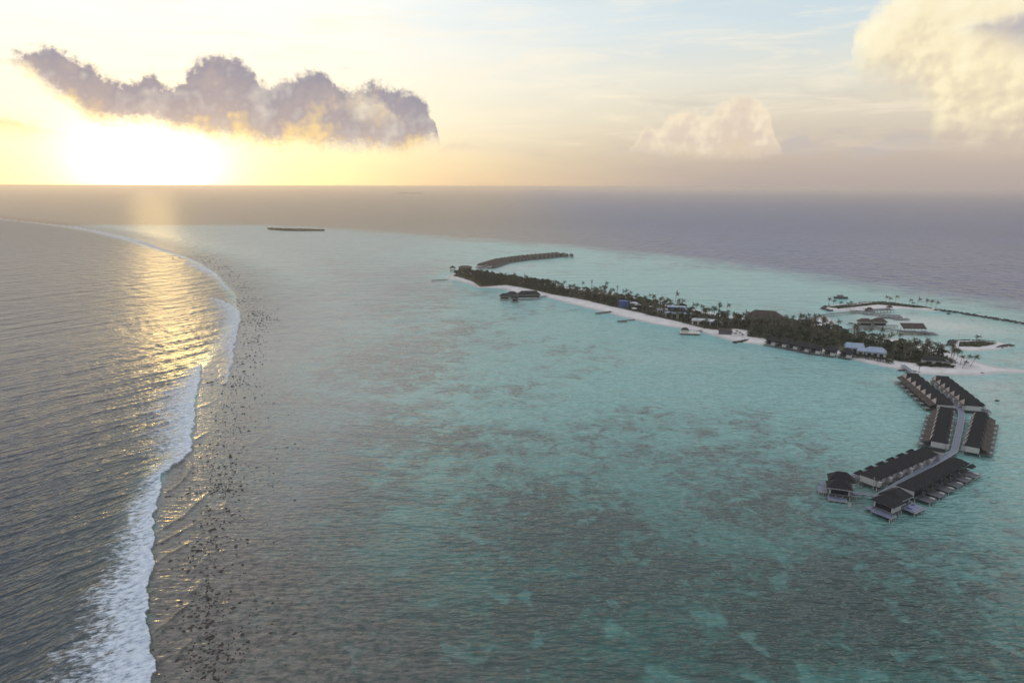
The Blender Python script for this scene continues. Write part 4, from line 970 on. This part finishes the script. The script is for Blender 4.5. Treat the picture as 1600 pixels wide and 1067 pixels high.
house('villa', 'middle pale blue roofed building in the hedge behind the near beach', 1350, 556, R(-38), 4.6, 4.2, 4.2, 6.2, 'tent', 'white', 'x', 0.8, win=2)
house('villa', 'rightmost pale blue roofed building with pointed hips behind the hedge', 1367, 557.5, R(-26), 7.0, 5.4, 4.4, 7.4, 'tent', 'white', 'x', 3.0, win=3)
house('villa', 'dark roofed beach house with white wall near the sand spit', 1456, 569.5, R(-14), 7.2, 4.4, 4.0, 6.4, 'roof', 'wall', 'x', 3.0, win=2)
house('villa', 'low grey roofed annex right of the dark roofed beach house', 1471, 569.5, R(-14), 4.0, 3.2, 2.9, 3.8, 'wood', 'wall', 'x', 1.6, win=1)
house('hut', 'small dark thatched hut at the edge of the sandy clearing', 1133, 521, R(-25), 5.5, 3.2, 2.6, 4.4, 'roof_brown', 'wood', 'x', 2.2, win=0, cat='hut')
def mast(px, py, h, lab):
    x, y = G(px, py, 1.0); rt = empty('radio_mast', x, y, 1.0, 0, lab, 'mast', 'radio masts in the grove')
    mb = MB()
    for a in range(3):
        t = a * 2.09; mb.tube([(math.cos(t) * 0.8, math.sin(t) * 0.8, 0), (math.cos(t) * 0.3, math.sin(t) * 0.3, h)], 0.12, 4)
    for k in range(int(h // 2.2)):
        z = k * 2.2 + 1; rr = 0.8 - 0.5 * z / h
        for a in range(3): t, u = a * 2.09, (a + 1) * 2.09; mb.tube([(math.cos(t) * rr, math.sin(t) * rr, z), (math.cos(u) * rr, math.sin(u) * rr, z + 1.1)], 0.06, 3)
    mb.build('lattice', M['steel'], rt)
    for k, a in enumerate((0.4, 2.5, 4.4)): MB().box(math.cos(a) * 0.9 - .3, math.cos(a) * 0.9 + .3, math.sin(a) * 0.9 - .3, math.sin(a) * 0.9 + .3, h - 2.6 - k * 0.5, h - 0.4 - k * .5).build('antenna', M['white'], rt)
mast(924, 467, 21, 'tall lattice mast standing right of the white roofed buildings'); mast(964, 470, 17, 'shorter lattice mast left of the blue building')
def umbrella(px, py, lab, h=4.2, rr=2.6, z=1.2, group='white umbrellas in the palm grove', m='white'):
    x, y = G(px, py, z); rt = empty('umbrella', x, y, z, 0, lab, 'umbrella', group)
    MB().tube([(0, 0, 0), (0, 0, h - 0.1)], 0.08, 5).build('pole', M['steel'], rt)
    n = 8; v = [(0, 0, h + 0.8)] + [(math.cos(2 * math.pi * k / n) * rr, math.sin(2 * math.pi * k / n) * rr, h) for k in range(n)] + [(0, 0, h + 0.7)] + [(math.cos(2 * math.pi * k / n) * rr, math.sin(2 * math.pi * k / n) * rr, h - 0.1) for k in range(n)]
    f = [(0, 1 + k, 1 + (k + 1) % n) for k in range(n)] + [(n + 1, n + 2 + (k + 1) % n, n + 2 + k) for k in range(n)] + [(1 + k, n + 2 + k, n + 2 + (k + 1) % n, 1 + (k + 1) % n) for k in range(n)]
    MB().poly(v, f).build('canopy', M[m], rt)
umbrella(990, 482.5, 'largest white umbrella right of the blue building', 6.2, 4.6); umbrella(996, 484.5, 'white umbrella beside the largest one', 5.6, 3.4); umbrella(991, 487, 'low white umbrella in front of the largest one', 3.4, 3.0)
umbrella(1016, 487.5, 'single white umbrella half way to the blue roofs', 5.6, 2.6); umbrella(1030, 489, 'white umbrella left of the small white building', 5.0, 2.6)
for i, (px, py) in enumerate(((1143, 523.5), (1149, 525), (1156, 524), (1160, 527), (1151, 521.5))):
    umbrella(px, py, '%s dark beach umbrella on the sandy clearing' % ORD[i], 2.3, 1.5, 1.2, 'dark umbrellas on the sandy clearing', 'roof_brown')
# ------------------------------------------------------------------ piers and pavilions of the pool beyond the grove
pier('pier', 'long curving pier on white stilts from the back beach to the decks', 'pier', [G(x, y, 2.2) for x, y in ((1256, 500), (1268, 496), (1284, 492), (1306, 489.5), (1332, 487), (1346, 485.5))], 2.6, 2.2, 4.6, 'wood')
pier('pier', 'second curving pier on white stilts passing in front of the roofed pavilion', 'pier', [G(x, y, 2.2) for x, y in ((1314, 517), (1326, 514.5), (1340, 512), (1353, 509.7), (1368, 510), (1382, 513), (1396, 515.5), (1410, 516.5))], 2.6, 2.2, 4.2, 'wood')
def platform(label, px, py, rz, sx, sy, z=2.2, nst=6, extras=(), cat='platform', m='wood', group=None):
    x, y = G(px, py, z); root = empty('pier_platform', x, y, 0, rz, label, cat, group)
    d = MB().box(-sx, sx, -sy, sy, z - 0.25, z).build('deck', M[m], root); MB().box(-sx, sx, -sy - 0.15, -sy - 0.003, z - 0.4, z + 0.08).build('deck_edge', M['trim'], d)
    for a in np.linspace(-sx + 0.3, sx - 0.3, nst):
        for c in (-sy + 0.3, sy - 0.3): MB().tube([(a, c, -1.2), (a, c, z - 0.25)], 0.22, 5).build('stilt', M['stilt'], root)
    for (kind, a, c, w_, l_, hh) in extras:
        if kind == 'roof': MB().hip(a - w_, a + w_, c - l_, c + l_, z + hh, z + hh + 1.8, 'x', l_ * .8, l_ * .8).build('roof', M['roof_brown'], root); [MB().tube([(a + q * (w_ - .5), c + t * (l_ - .5), z), (a + q * (w_ - .5), c + t * (l_ - .5), z + hh - .17)], 0.12, 5).build('post', M['trim'], root) for q in (-1, 1) for t in (-1, 1)]
        if kind == 'rail': MB().box(a - w_, a + w_, c - l_, c + l_, z, z + hh).build('railing', M['trim'], root)
        if kind == 'bed': MB().box(a - w_, a + w_, c - l_, c + l_, z, z + hh).build('sun_bed', M['white'], root)
    return root
platform('wide deck of benches where the long curving pier meets the pool', 1348, 486, R(-8), 11, 3.5, 2.2, 8, (('bed', -7, 0, .5, 1, .5), ('bed', -4, 0.5, .5, 1, .5), ('bed', -1, 0, .5, 1, .5), ('roof', 6, 0, 3, 2.2, 2.2)))
platform('long raised deck running right from the pier toward the sandbar', 1374, 484.5, R(12), 15, 2.6, 2.8, 9, (('rail', 0, 2.4, 14.5, .06, 1.0), ('roof', 11, 0, 2.6, 2.2, 2.4)))
platform('lower dark jetty stage crossing the pool below the long raised deck', 1372, 490.5, R(-30), 13, 2.4, 1.6, 8, (('bed', -8, 0, .5, 1, .5), ('bed', 4, 0, .5, 1, .5)))
platform('crowded sun deck with white beds left of the rounded dark end', 1391, 494, R(-20), 10, 4.0, 1.8, 7, tuple(('bed', -7.5 + 2.4 * k, (-1) ** k * 1.4, .5, 1.0, .45) for k in range(7)) + (('rail', 0, 3.8, 9, .06, 1.1),))
platform('far right end stage of the upper pier low on the water', 1408, 497.5, R(-14), 6.5, 3.0, 1.3, 5, (('bed', 2, 0, .5, 1, .4),))
x, y = G(1365, 509, 2.2)
big_villa('pavilion', 'long thatched pavilion with double roof and white posts beside the second pier', x, y + 3, R(-6), [(-12.5, -0.2, -4.2, 3.4, 5.6, 8.2, 'x', 3.4), (-0.8, 12.0, -3.4, 4.6, 5.7, 8.6, 'x', 3.4)], [(12.2, 21, -2.4, 2.6, 2.4, '')], 'pavilion', roofm='roof_brown', zf=2.4, wallm='cream')
x, y = G(1426, 518, 2.2); rt = empty('pavilion', x, y, 0, R(-4), 'pavilion with a single tilted rectangular thatch roof at the end of the second pier', 'pavilion')
MB().poly([(-9.5, -3.6, 5.4), (9.5, -3.6, 5.4), (9.5, 3.6, 8.8), (-9.5, 3.6, 8.8), (-9.5, -3.6, 5.1), (9.5, -3.6, 5.1), (9.5, 3.6, 8.5), (-9.5, 3.6, 8.5)], [(0, 1, 2, 3), (7, 6, 5, 4), (0, 4, 5, 1), (1, 5, 6, 2), (2, 6, 7, 3), (3, 7, 4, 0)]).build('roof', M['roof_brown'], rt)
MB().box(-11, 13, -5.0, 4.2, 1.9, 2.2).build('deck', M['wood'], rt)
for a in (-8.4, 0, 8.4):
    MB().tube([(a, -2.9, 2.2), (a, -2.9, 5.35)], 0.16, 5).build('post', M['trim'], rt); MB().tube([(a, 2.9, 2.2), (a, 2.9, 8.1)], 0.16, 5).build('post', M['trim'], rt)
MB().box(-6, -1.5, -1.6, 1.4, 2.204, 3.1).build('bar_counter', M['white'], rt); MB().box(2, 6.5, -2.2, 0.8, 2.204, 2.9).build('bar_counter', M['white'], rt)
for a in np.linspace(-10.6, 12.6, 9): MB().tube([(a, -4.6, -1.2), (a, -4.6, 1.9)], 0.22, 5).build('stilt', M['stilt'], rt)
platform('low stepped stage right of the tilted roof pavilion', 1448, 519.5, R(-6), 6.0, 2.4, 1.4, 5)
platform('last low dark float beyond the tilted roof pavilion', 1455, 522, R(-4), 5.2, 1.5, 0.9, 4)
# ------------------------------------------------------------------ structures on the near shore
x, y = G(1078, 518.5, 1.6)
platform('wide pale round edged sun deck on stilts off the near beach', 1078, 519, R(-10), 8.2, 5.0, 1.6, 7, (('roof', -4, 1.4, 3.2, 2.2, 1.8), ('bed', 3.5, 1, .5, 1, .4), ('bed', 5.4, 1, .5, 1, .4)), m='cream')
pier('walkway', 'short walkway from the round edged sun deck to the beach', 'walkway', [G(1087, 517.5, 1.4), G(1097, 516, 1.2)], 1.8, 1.4, 3.0, 'wood')
pier('pier', 'dark straight landing stage near the west part of the near beach', 'pier', [G(931, 489.3, 1.0), G(955, 486.3, 1.0)], 3.0, 1.0, 4.5, 'roof')
pier('pier', 'thin pier with a widened head left of the round sun deck', 'pier', [G(973, 501, 1.0), G(992, 498.6, 1.0)], 1.6, 1.0, 4.0, 'roof')
platform('dark head of the thin pier with a small post', 972, 501.6, R(-6), 4.2, 2.2, 0.9, 4, (('rail', 0, 0, .1, .1, 2.6),), m='roof')
pier('pier', 'dark landing stage off the west tip of the island', 'pier', [G(674, 438, 1.0), G(700, 436.5, 1.0)], 2.4, 1.0, 5.0, 'roof')
# ------------------------------------------------------------------ rock groynes and breakwaters
def rock_mesh(mb, x, y, z, sz, flat=0.6):
    b = len(mb.v); base = [(0, 0, 1), (0, 0, -0.5)] + [(math.cos(a), math.sin(a), 0.15) for a in np.linspace(0, 2 * math.pi, 6)[:-1]]
    ph = random.uniform(0, 6.28); c, s_ = math.cos(ph), math.sin(ph)
    for q in base:
        k = sz * random.uniform(0.65, 1.25); px_, py_ = q[0] * k, q[1] * k
        mb.v.append((x + px_ * c - py_ * s_, y + px_ * s_ + py_ * c, z + q[2] * sz * flat * random.uniform(0.6, 1.2)))
    for k in range(5):
        a_, b__ = b + 2 + k, b + 2 + (k + 1) % 5; mb.f.append((b, a_, b__)); mb.f.append((b + 1, b__, a_))
def breakwater(label, px, wid, h, sz, group=None):
    V = [Vector((*G(a, b), 0)) for a, b in px]; x0, y0 = V[0].x, V[0].y; mb = MB()
    for i in range(len(V) - 1):
        d = V[i + 1] - V[i]; L = d.length; q = Vector((-d.y, d.x, 0)).normalized(); n = max(2, int(L * wid / (sz * sz) * 1.1))
        for k in range(n):
            t = random.random(); u = random.uniform(-1, 1); p = V[i] + d * t + q * (u * wid / 2) - V[0]
            rock_mesh(mb, p.x, p.y, h * (1 - abs(u)) * 0.8 - 0.1, sz * random.uniform(0.6, 1.2))
    o = mb.build('rock_breakwater', M['rock2']); o.location = (x0, y0, 0); return tag(o, label, 'breakwater', group)
breakwater('dark rock groyne on the near shore right of the sandy clearing', [(1146, 536), (1158, 534), (1169, 531.5)], 4.0, 1.2, 1.1)
breakwater('low rock groyne left of the near jetty root', [(1404, 579.5), (1419, 578)], 2.0, 0.8, 0.8)
breakwater('low rock groyne right of the near jetty root', [(1427, 580), (1439, 582.5)], 2.0, 0.8, 0.8)
breakwater('short line of rocks on the flat sand spit', [(1527, 582.3), (1537, 583.2)], 1.5, 0.6, 0.6)
breakwater('long straight dark breakwater running from the sandbar out of the picture', [(1462, 484.5), (1500, 489.5), (1550, 498), (1602, 506.5), (1700, 522)], 5.0, 1.6, 1.7)
breakwater('curved rock edge at the left end of the sandbar', [(1301, 486.5), (1292, 485), (1285, 482), (1289, 479.5), (1297, 478.5)], 4.0, 1.4, 1.5)
breakwater('rock line along the back of the sandbar', [(1297, 480.5), (1320, 477.5), (1336, 475), (1352, 472.6), (1378, 472.2), (1404, 474.2)], 2.6, 0.8, 1.3)
breakwater('thin rock line across the pool in front of the sandbar', [(1330, 482), (1345, 482.8), (1358, 484.2)], 2.0, 1.2, 1.1)
breakwater('broad dark rock bank at the left end of the small islet', [(1489, 532.8), (1488, 537), (1485.5, 541.5)], 6.0, 1.4, 1.3)
breakwater('rock bank at the pointed right end of the small islet', [(1560, 543.5), (1568, 540.5), (1581, 539.5)], 4.6, 1.2, 1.2)
breakwater('thin rock line around the back of the small islet', [(1493, 532.4), (1510, 531.8), (1535, 532.2), (1555, 534.2)], 1.6, 0.8, 0.9)
for i, (px, py) in enumerate([(1320 + 4.6 * k + random.uniform(-1, 1), 551.5 + 0.90 * k + random.uniform(-0.8, 0.8)) for k in range(17)] + [(1436 + 4.4 * k, 570.5 + 0.2 * k + random.uniform(-0.7, 0.7)) for k in range(13)]):
    x, y = G(px, py + 1.5, 1.0); put(BROAD, x, y, 0.3, random.uniform(0, 6.28), (random.uniform(0.55, 0.8), random.uniform(0.34, 0.46)), 'low rounded hedge tree between the near beach and the %s' % ('pale blue roofs' if i < 17 else 'dark roofed beach house'), 'hedge trees before the pale blue roofs' if i < 17 else 'hedge trees before the dark roofed house')
# ------------------------------------------------------------------ boats and floats
def boat(px, py, rz, L, label, cat, name, cabin=True, m='hull', mastd=0):
    x, y = G(px, py); rt = empty(name, x, y, 0, rz, label, cat); w = L * 0.15; h = L * 0.13
    sec = [(-0.5, 0.8), (-0.2, 1.0), (0.15, 0.95), (0.38, 0.55), (0.5, 0.03)]; v = []
    for t, k in sec: v += [(t * L, -w * k, h), (t * L, -w * k * 0.6, -0.3), (t * L, w * k * 0.6, -0.3), (t * L, w * k, h)]
    f = []
    for i in range(4):
        for j in range(3): f.append((i * 4 + j, i * 4 + j + 1, i * 4 + j + 5, i * 4 + j + 4)[::-1])
        f.append((i * 4 + 3, i * 4, i * 4 + 4, i * 4 + 7)[::-1])
    f += [(0, 1, 2, 3), (16, 19, 18, 17)]
    MB().poly(v, f).build('hull', M[m], rt)
    if cabin:
        c = MB().box(-L * .28, L * .12, -w * .62, w * .62, h + .004, h + L * .11).build('cabin', M['steel'], rt); MB().box(-L * .32, L * .16, -w * .75, w * .75, h + L * .112, h + L * .125).build('cabin_roof', M[m], c)
    if mastd: MB().tube([(0, 0, h), (0, 0, h + mastd)], 0.12, 5).build('mast', M['steel'], rt)
    return rt
boat(1330, 506.5, R(-15), 8.5, 'small motorboat floating in the pool between the two piers', 'boat', 'motorboat')
boat(1314, 466.5, R(-5), 15, 'dark supply barge moored beyond the left end of the sandbar', 'barge', 'barge', True, 'rock2', 5.0)
x, y = G(1558, 626.3); rt = empty('mooring_float', x, y, 0, 0.4, 'small dark square float alone on the water right of the near villas', 'float')
MB().box(-1.0, 1.0, -0.8, 0.8, -0.3, 0.45).build('pontoon', M['roof'], rt); MB().tube([(0, 0, 0.45), (0, 0, 1.0)], 0.1, 6).build('bollard', M['steel'], rt)
x, y = G(1482, 490.5); rt = empty('mooring_float', x, y, 0, 0.4, 'small dark float just inside the long straight breakwater', 'float')
MB().box(-1.6, 1.6, -1.0, 1.0, -0.3, 0.9).build('pontoon', M['rock2'], rt); MB().tube([(0, 0, 0.9), (0, 0, 2.0)], 0.12, 6).build('bollard', M['steel'], rt)
x, y = G(1436, 579, 0.6); rt = empty('beach_marker', x, y, 0.6, 0, 'thin dark marker post on the sand right of the near jetty root', 'post')
MB().tube([(0, 0, 0), (0, 0, 2.3)], 0.1, 6).build('post', M['roof'], rt); MB().box(-.35, .35, -.08, .08, 1.7, 2.3).build('board', M['roof'], rt)
x, y = G(1496, 540, 0.8); rt = empty('flag_pole', x, y, 0.8, 0, 'very thin pole on the left side of the small rock ringed islet', 'pole')
MB().tube([(0, 0, 0), (0, 0, 12)], [0.1, 0.05], 5).build('pole', M['steel'], rt); MB().tube([(0, 0, 0), (0, 0, 0.4)], 0.4, 6).build('base', M['stilt'], rt)
# ------------------------------------------------------------------ coral rocks on the reef flat
zone = [(322, 1055, 40, 28, 90), (330, 1010, 45, 26, 110), (318, 960, 36, 24, 85), (330, 930, 34, 18, 60), (312, 885, 34, 20, 60), (330, 850, 34, 20, 70), (345, 805, 34, 20, 75), (344, 765, 30, 13, 75), (352, 735, 34, 16, 70), (345, 700, 30, 16, 40),
        (360, 665, 30, 16, 45), (362, 635, 26, 13, 35), (372, 600, 30, 18, 70), (385, 560, 26, 14, 70), (390, 530, 24, 12, 80), (398, 508, 26, 11, 90), (402, 490, 22, 8, 80), (390, 470, 22, 8, 70), (378, 448, 22, 8, 60), (362, 430, 22, 7, 55),
        (345, 418, 20, 5, 45), (325, 408, 20, 4, 40), (300, 402, 20, 3, 34), (328, 597, 6, 2.2, 22), (420, 498, 14, 5, 30), (400, 610, 50, 40, 40), (420, 720, 40, 90, 45), (400, 930, 50, 80, 40), (290, 760, 20, 30, 16)]
spots_ = []
for px, py, rx, ry, n in zone:
    for k in range(int(n * 1.45)):
        a, b = px + rng.normal() * rx * 0.68, py + rng.normal() * ry * 0.6
        x, y = G(a, b); far = math.hypot(x, y)
        sz = abs(rng.normal()) ** 1.5 * 0.17 + 0.09 + far * 0.00045
        spots_.append((sz / far, x, y, sz))
spots_.sort(reverse=True)
protos = []
for k in range(4):
    mb = MB(); rock_mesh(mb, 0, 0, 0, 0.8, 0.75)
    for j in range(2): rock_mesh(mb, random.uniform(-.7, .7), random.uniform(-.7, .7), -0.05, random.uniform(.3, .5), 0.7)
    protos.append(mb.mesh('coral_rock')); protos[-1].materials.append(M['rock'])
for k, (_, x, y, sz) in enumerate(spots_[:300]):
    o = bpy.data.objects.new('coral_rock', protos[k % 4]); COL.objects.link(o); o.location = (x, y, 0.02); o.rotation_euler = (0, 0, random.uniform(0, 6.28)); o.scale = (sz * 1.25, sz, sz * random.uniform(.7, 1.2))
    tag(o, 'dark wet coral rock lying on the shallow reef flat behind the surf', 'rock', 'coral rocks scattered on the reef flat')
mb = MB()
for _, x, y, sz in spots_[300:]: rock_mesh(mb, x, y, -0.02, sz, 0.75)
tag(mb.build('coral_rubble', M['rock']), 'dense scatter of small dark coral rubble along the reef flat', 'rubble', kind='stuff')
# ------------------------------------------------------------------ far islands on the horizon
def far_island(px0, px1, py, h, label):
    a, b = G(px0, py), G(px1, py); L = math.hypot(b[0] - a[0], b[1] - a[1]) / 2; cx, cy = (a[0] + b[0]) / 2, (a[1] + b[1]) / 2
    rz = math.atan2(b[1] - a[1], b[0] - a[0]); mb = MB(); n = 40; v = []
    for j, wd in enumerate((-1, -0.4, 0.4, 1)):
        for i in range(n + 1):
            t = i / n * 2 - 1; k = max(0.0, 1 - abs(t) ** 3); z = (h * (0.45 + 0.55 * random.random()) * k if j in (1, 2) else 0.0) + (0.5 if j in (1, 2) else -1)
            v.append((t * L, wd * L * 0.10 * (0.3 + 0.7 * k), z))
    f = [(j * (n + 1) + i, j * (n + 1) + i + 1, (j + 1) * (n + 1) + i + 1, (j + 1) * (n + 1) + i) for j in range(3) for i in range(n)]
    o = mb.poly(v, f).build('island', M['leaf']); o.location = (cx, cy, 0); o.rotation_euler = (0, 0, rz); tag(o, label, None, kind='structure')
far_island(826, 880, 299.5, 26, 'low wooded island on the far horizon, the largest of three'); far_island(618, 664, 303.0, 20, 'low island on the horizon left of centre'); far_island(940, 984, 297.6, 26, 'faint island on the horizon right of centre')

# ------------------------------------------------------------------ haze
def haze():
    bm = bmesh.new(); bmesh.ops.create_cube(bm, size=1.0)
    for v in bm.verts: v.co = Vector((v.co.x * 84000, v.co.y * 84000, -4.0 if v.co.z < 0 else 124.0))
    me = bpy.data.meshes.new('haze'); bm.to_mesh(me); bm.free()
    m = bpy.data.materials.new('haze_air'); m.use_nodes = True; nt = m.node_tree; nt.nodes.clear()
    v = nt.nodes.new('ShaderNodeVolumePrincipled'); o = nt.nodes.new('ShaderNodeOutputMaterial')
    v.inputs['Color'].default_value = (1.0, 0.87, 0.75, 1); v.inputs['Density'].default_value = 0.0001; v.inputs['Anisotropy'].default_value = 0.7
    SC.cycles.volume_bounces = 2
    nt.links.new(v.outputs[0], o.inputs['Volume'])
    tag(link('haze', me, m), kind='stuff')
haze()
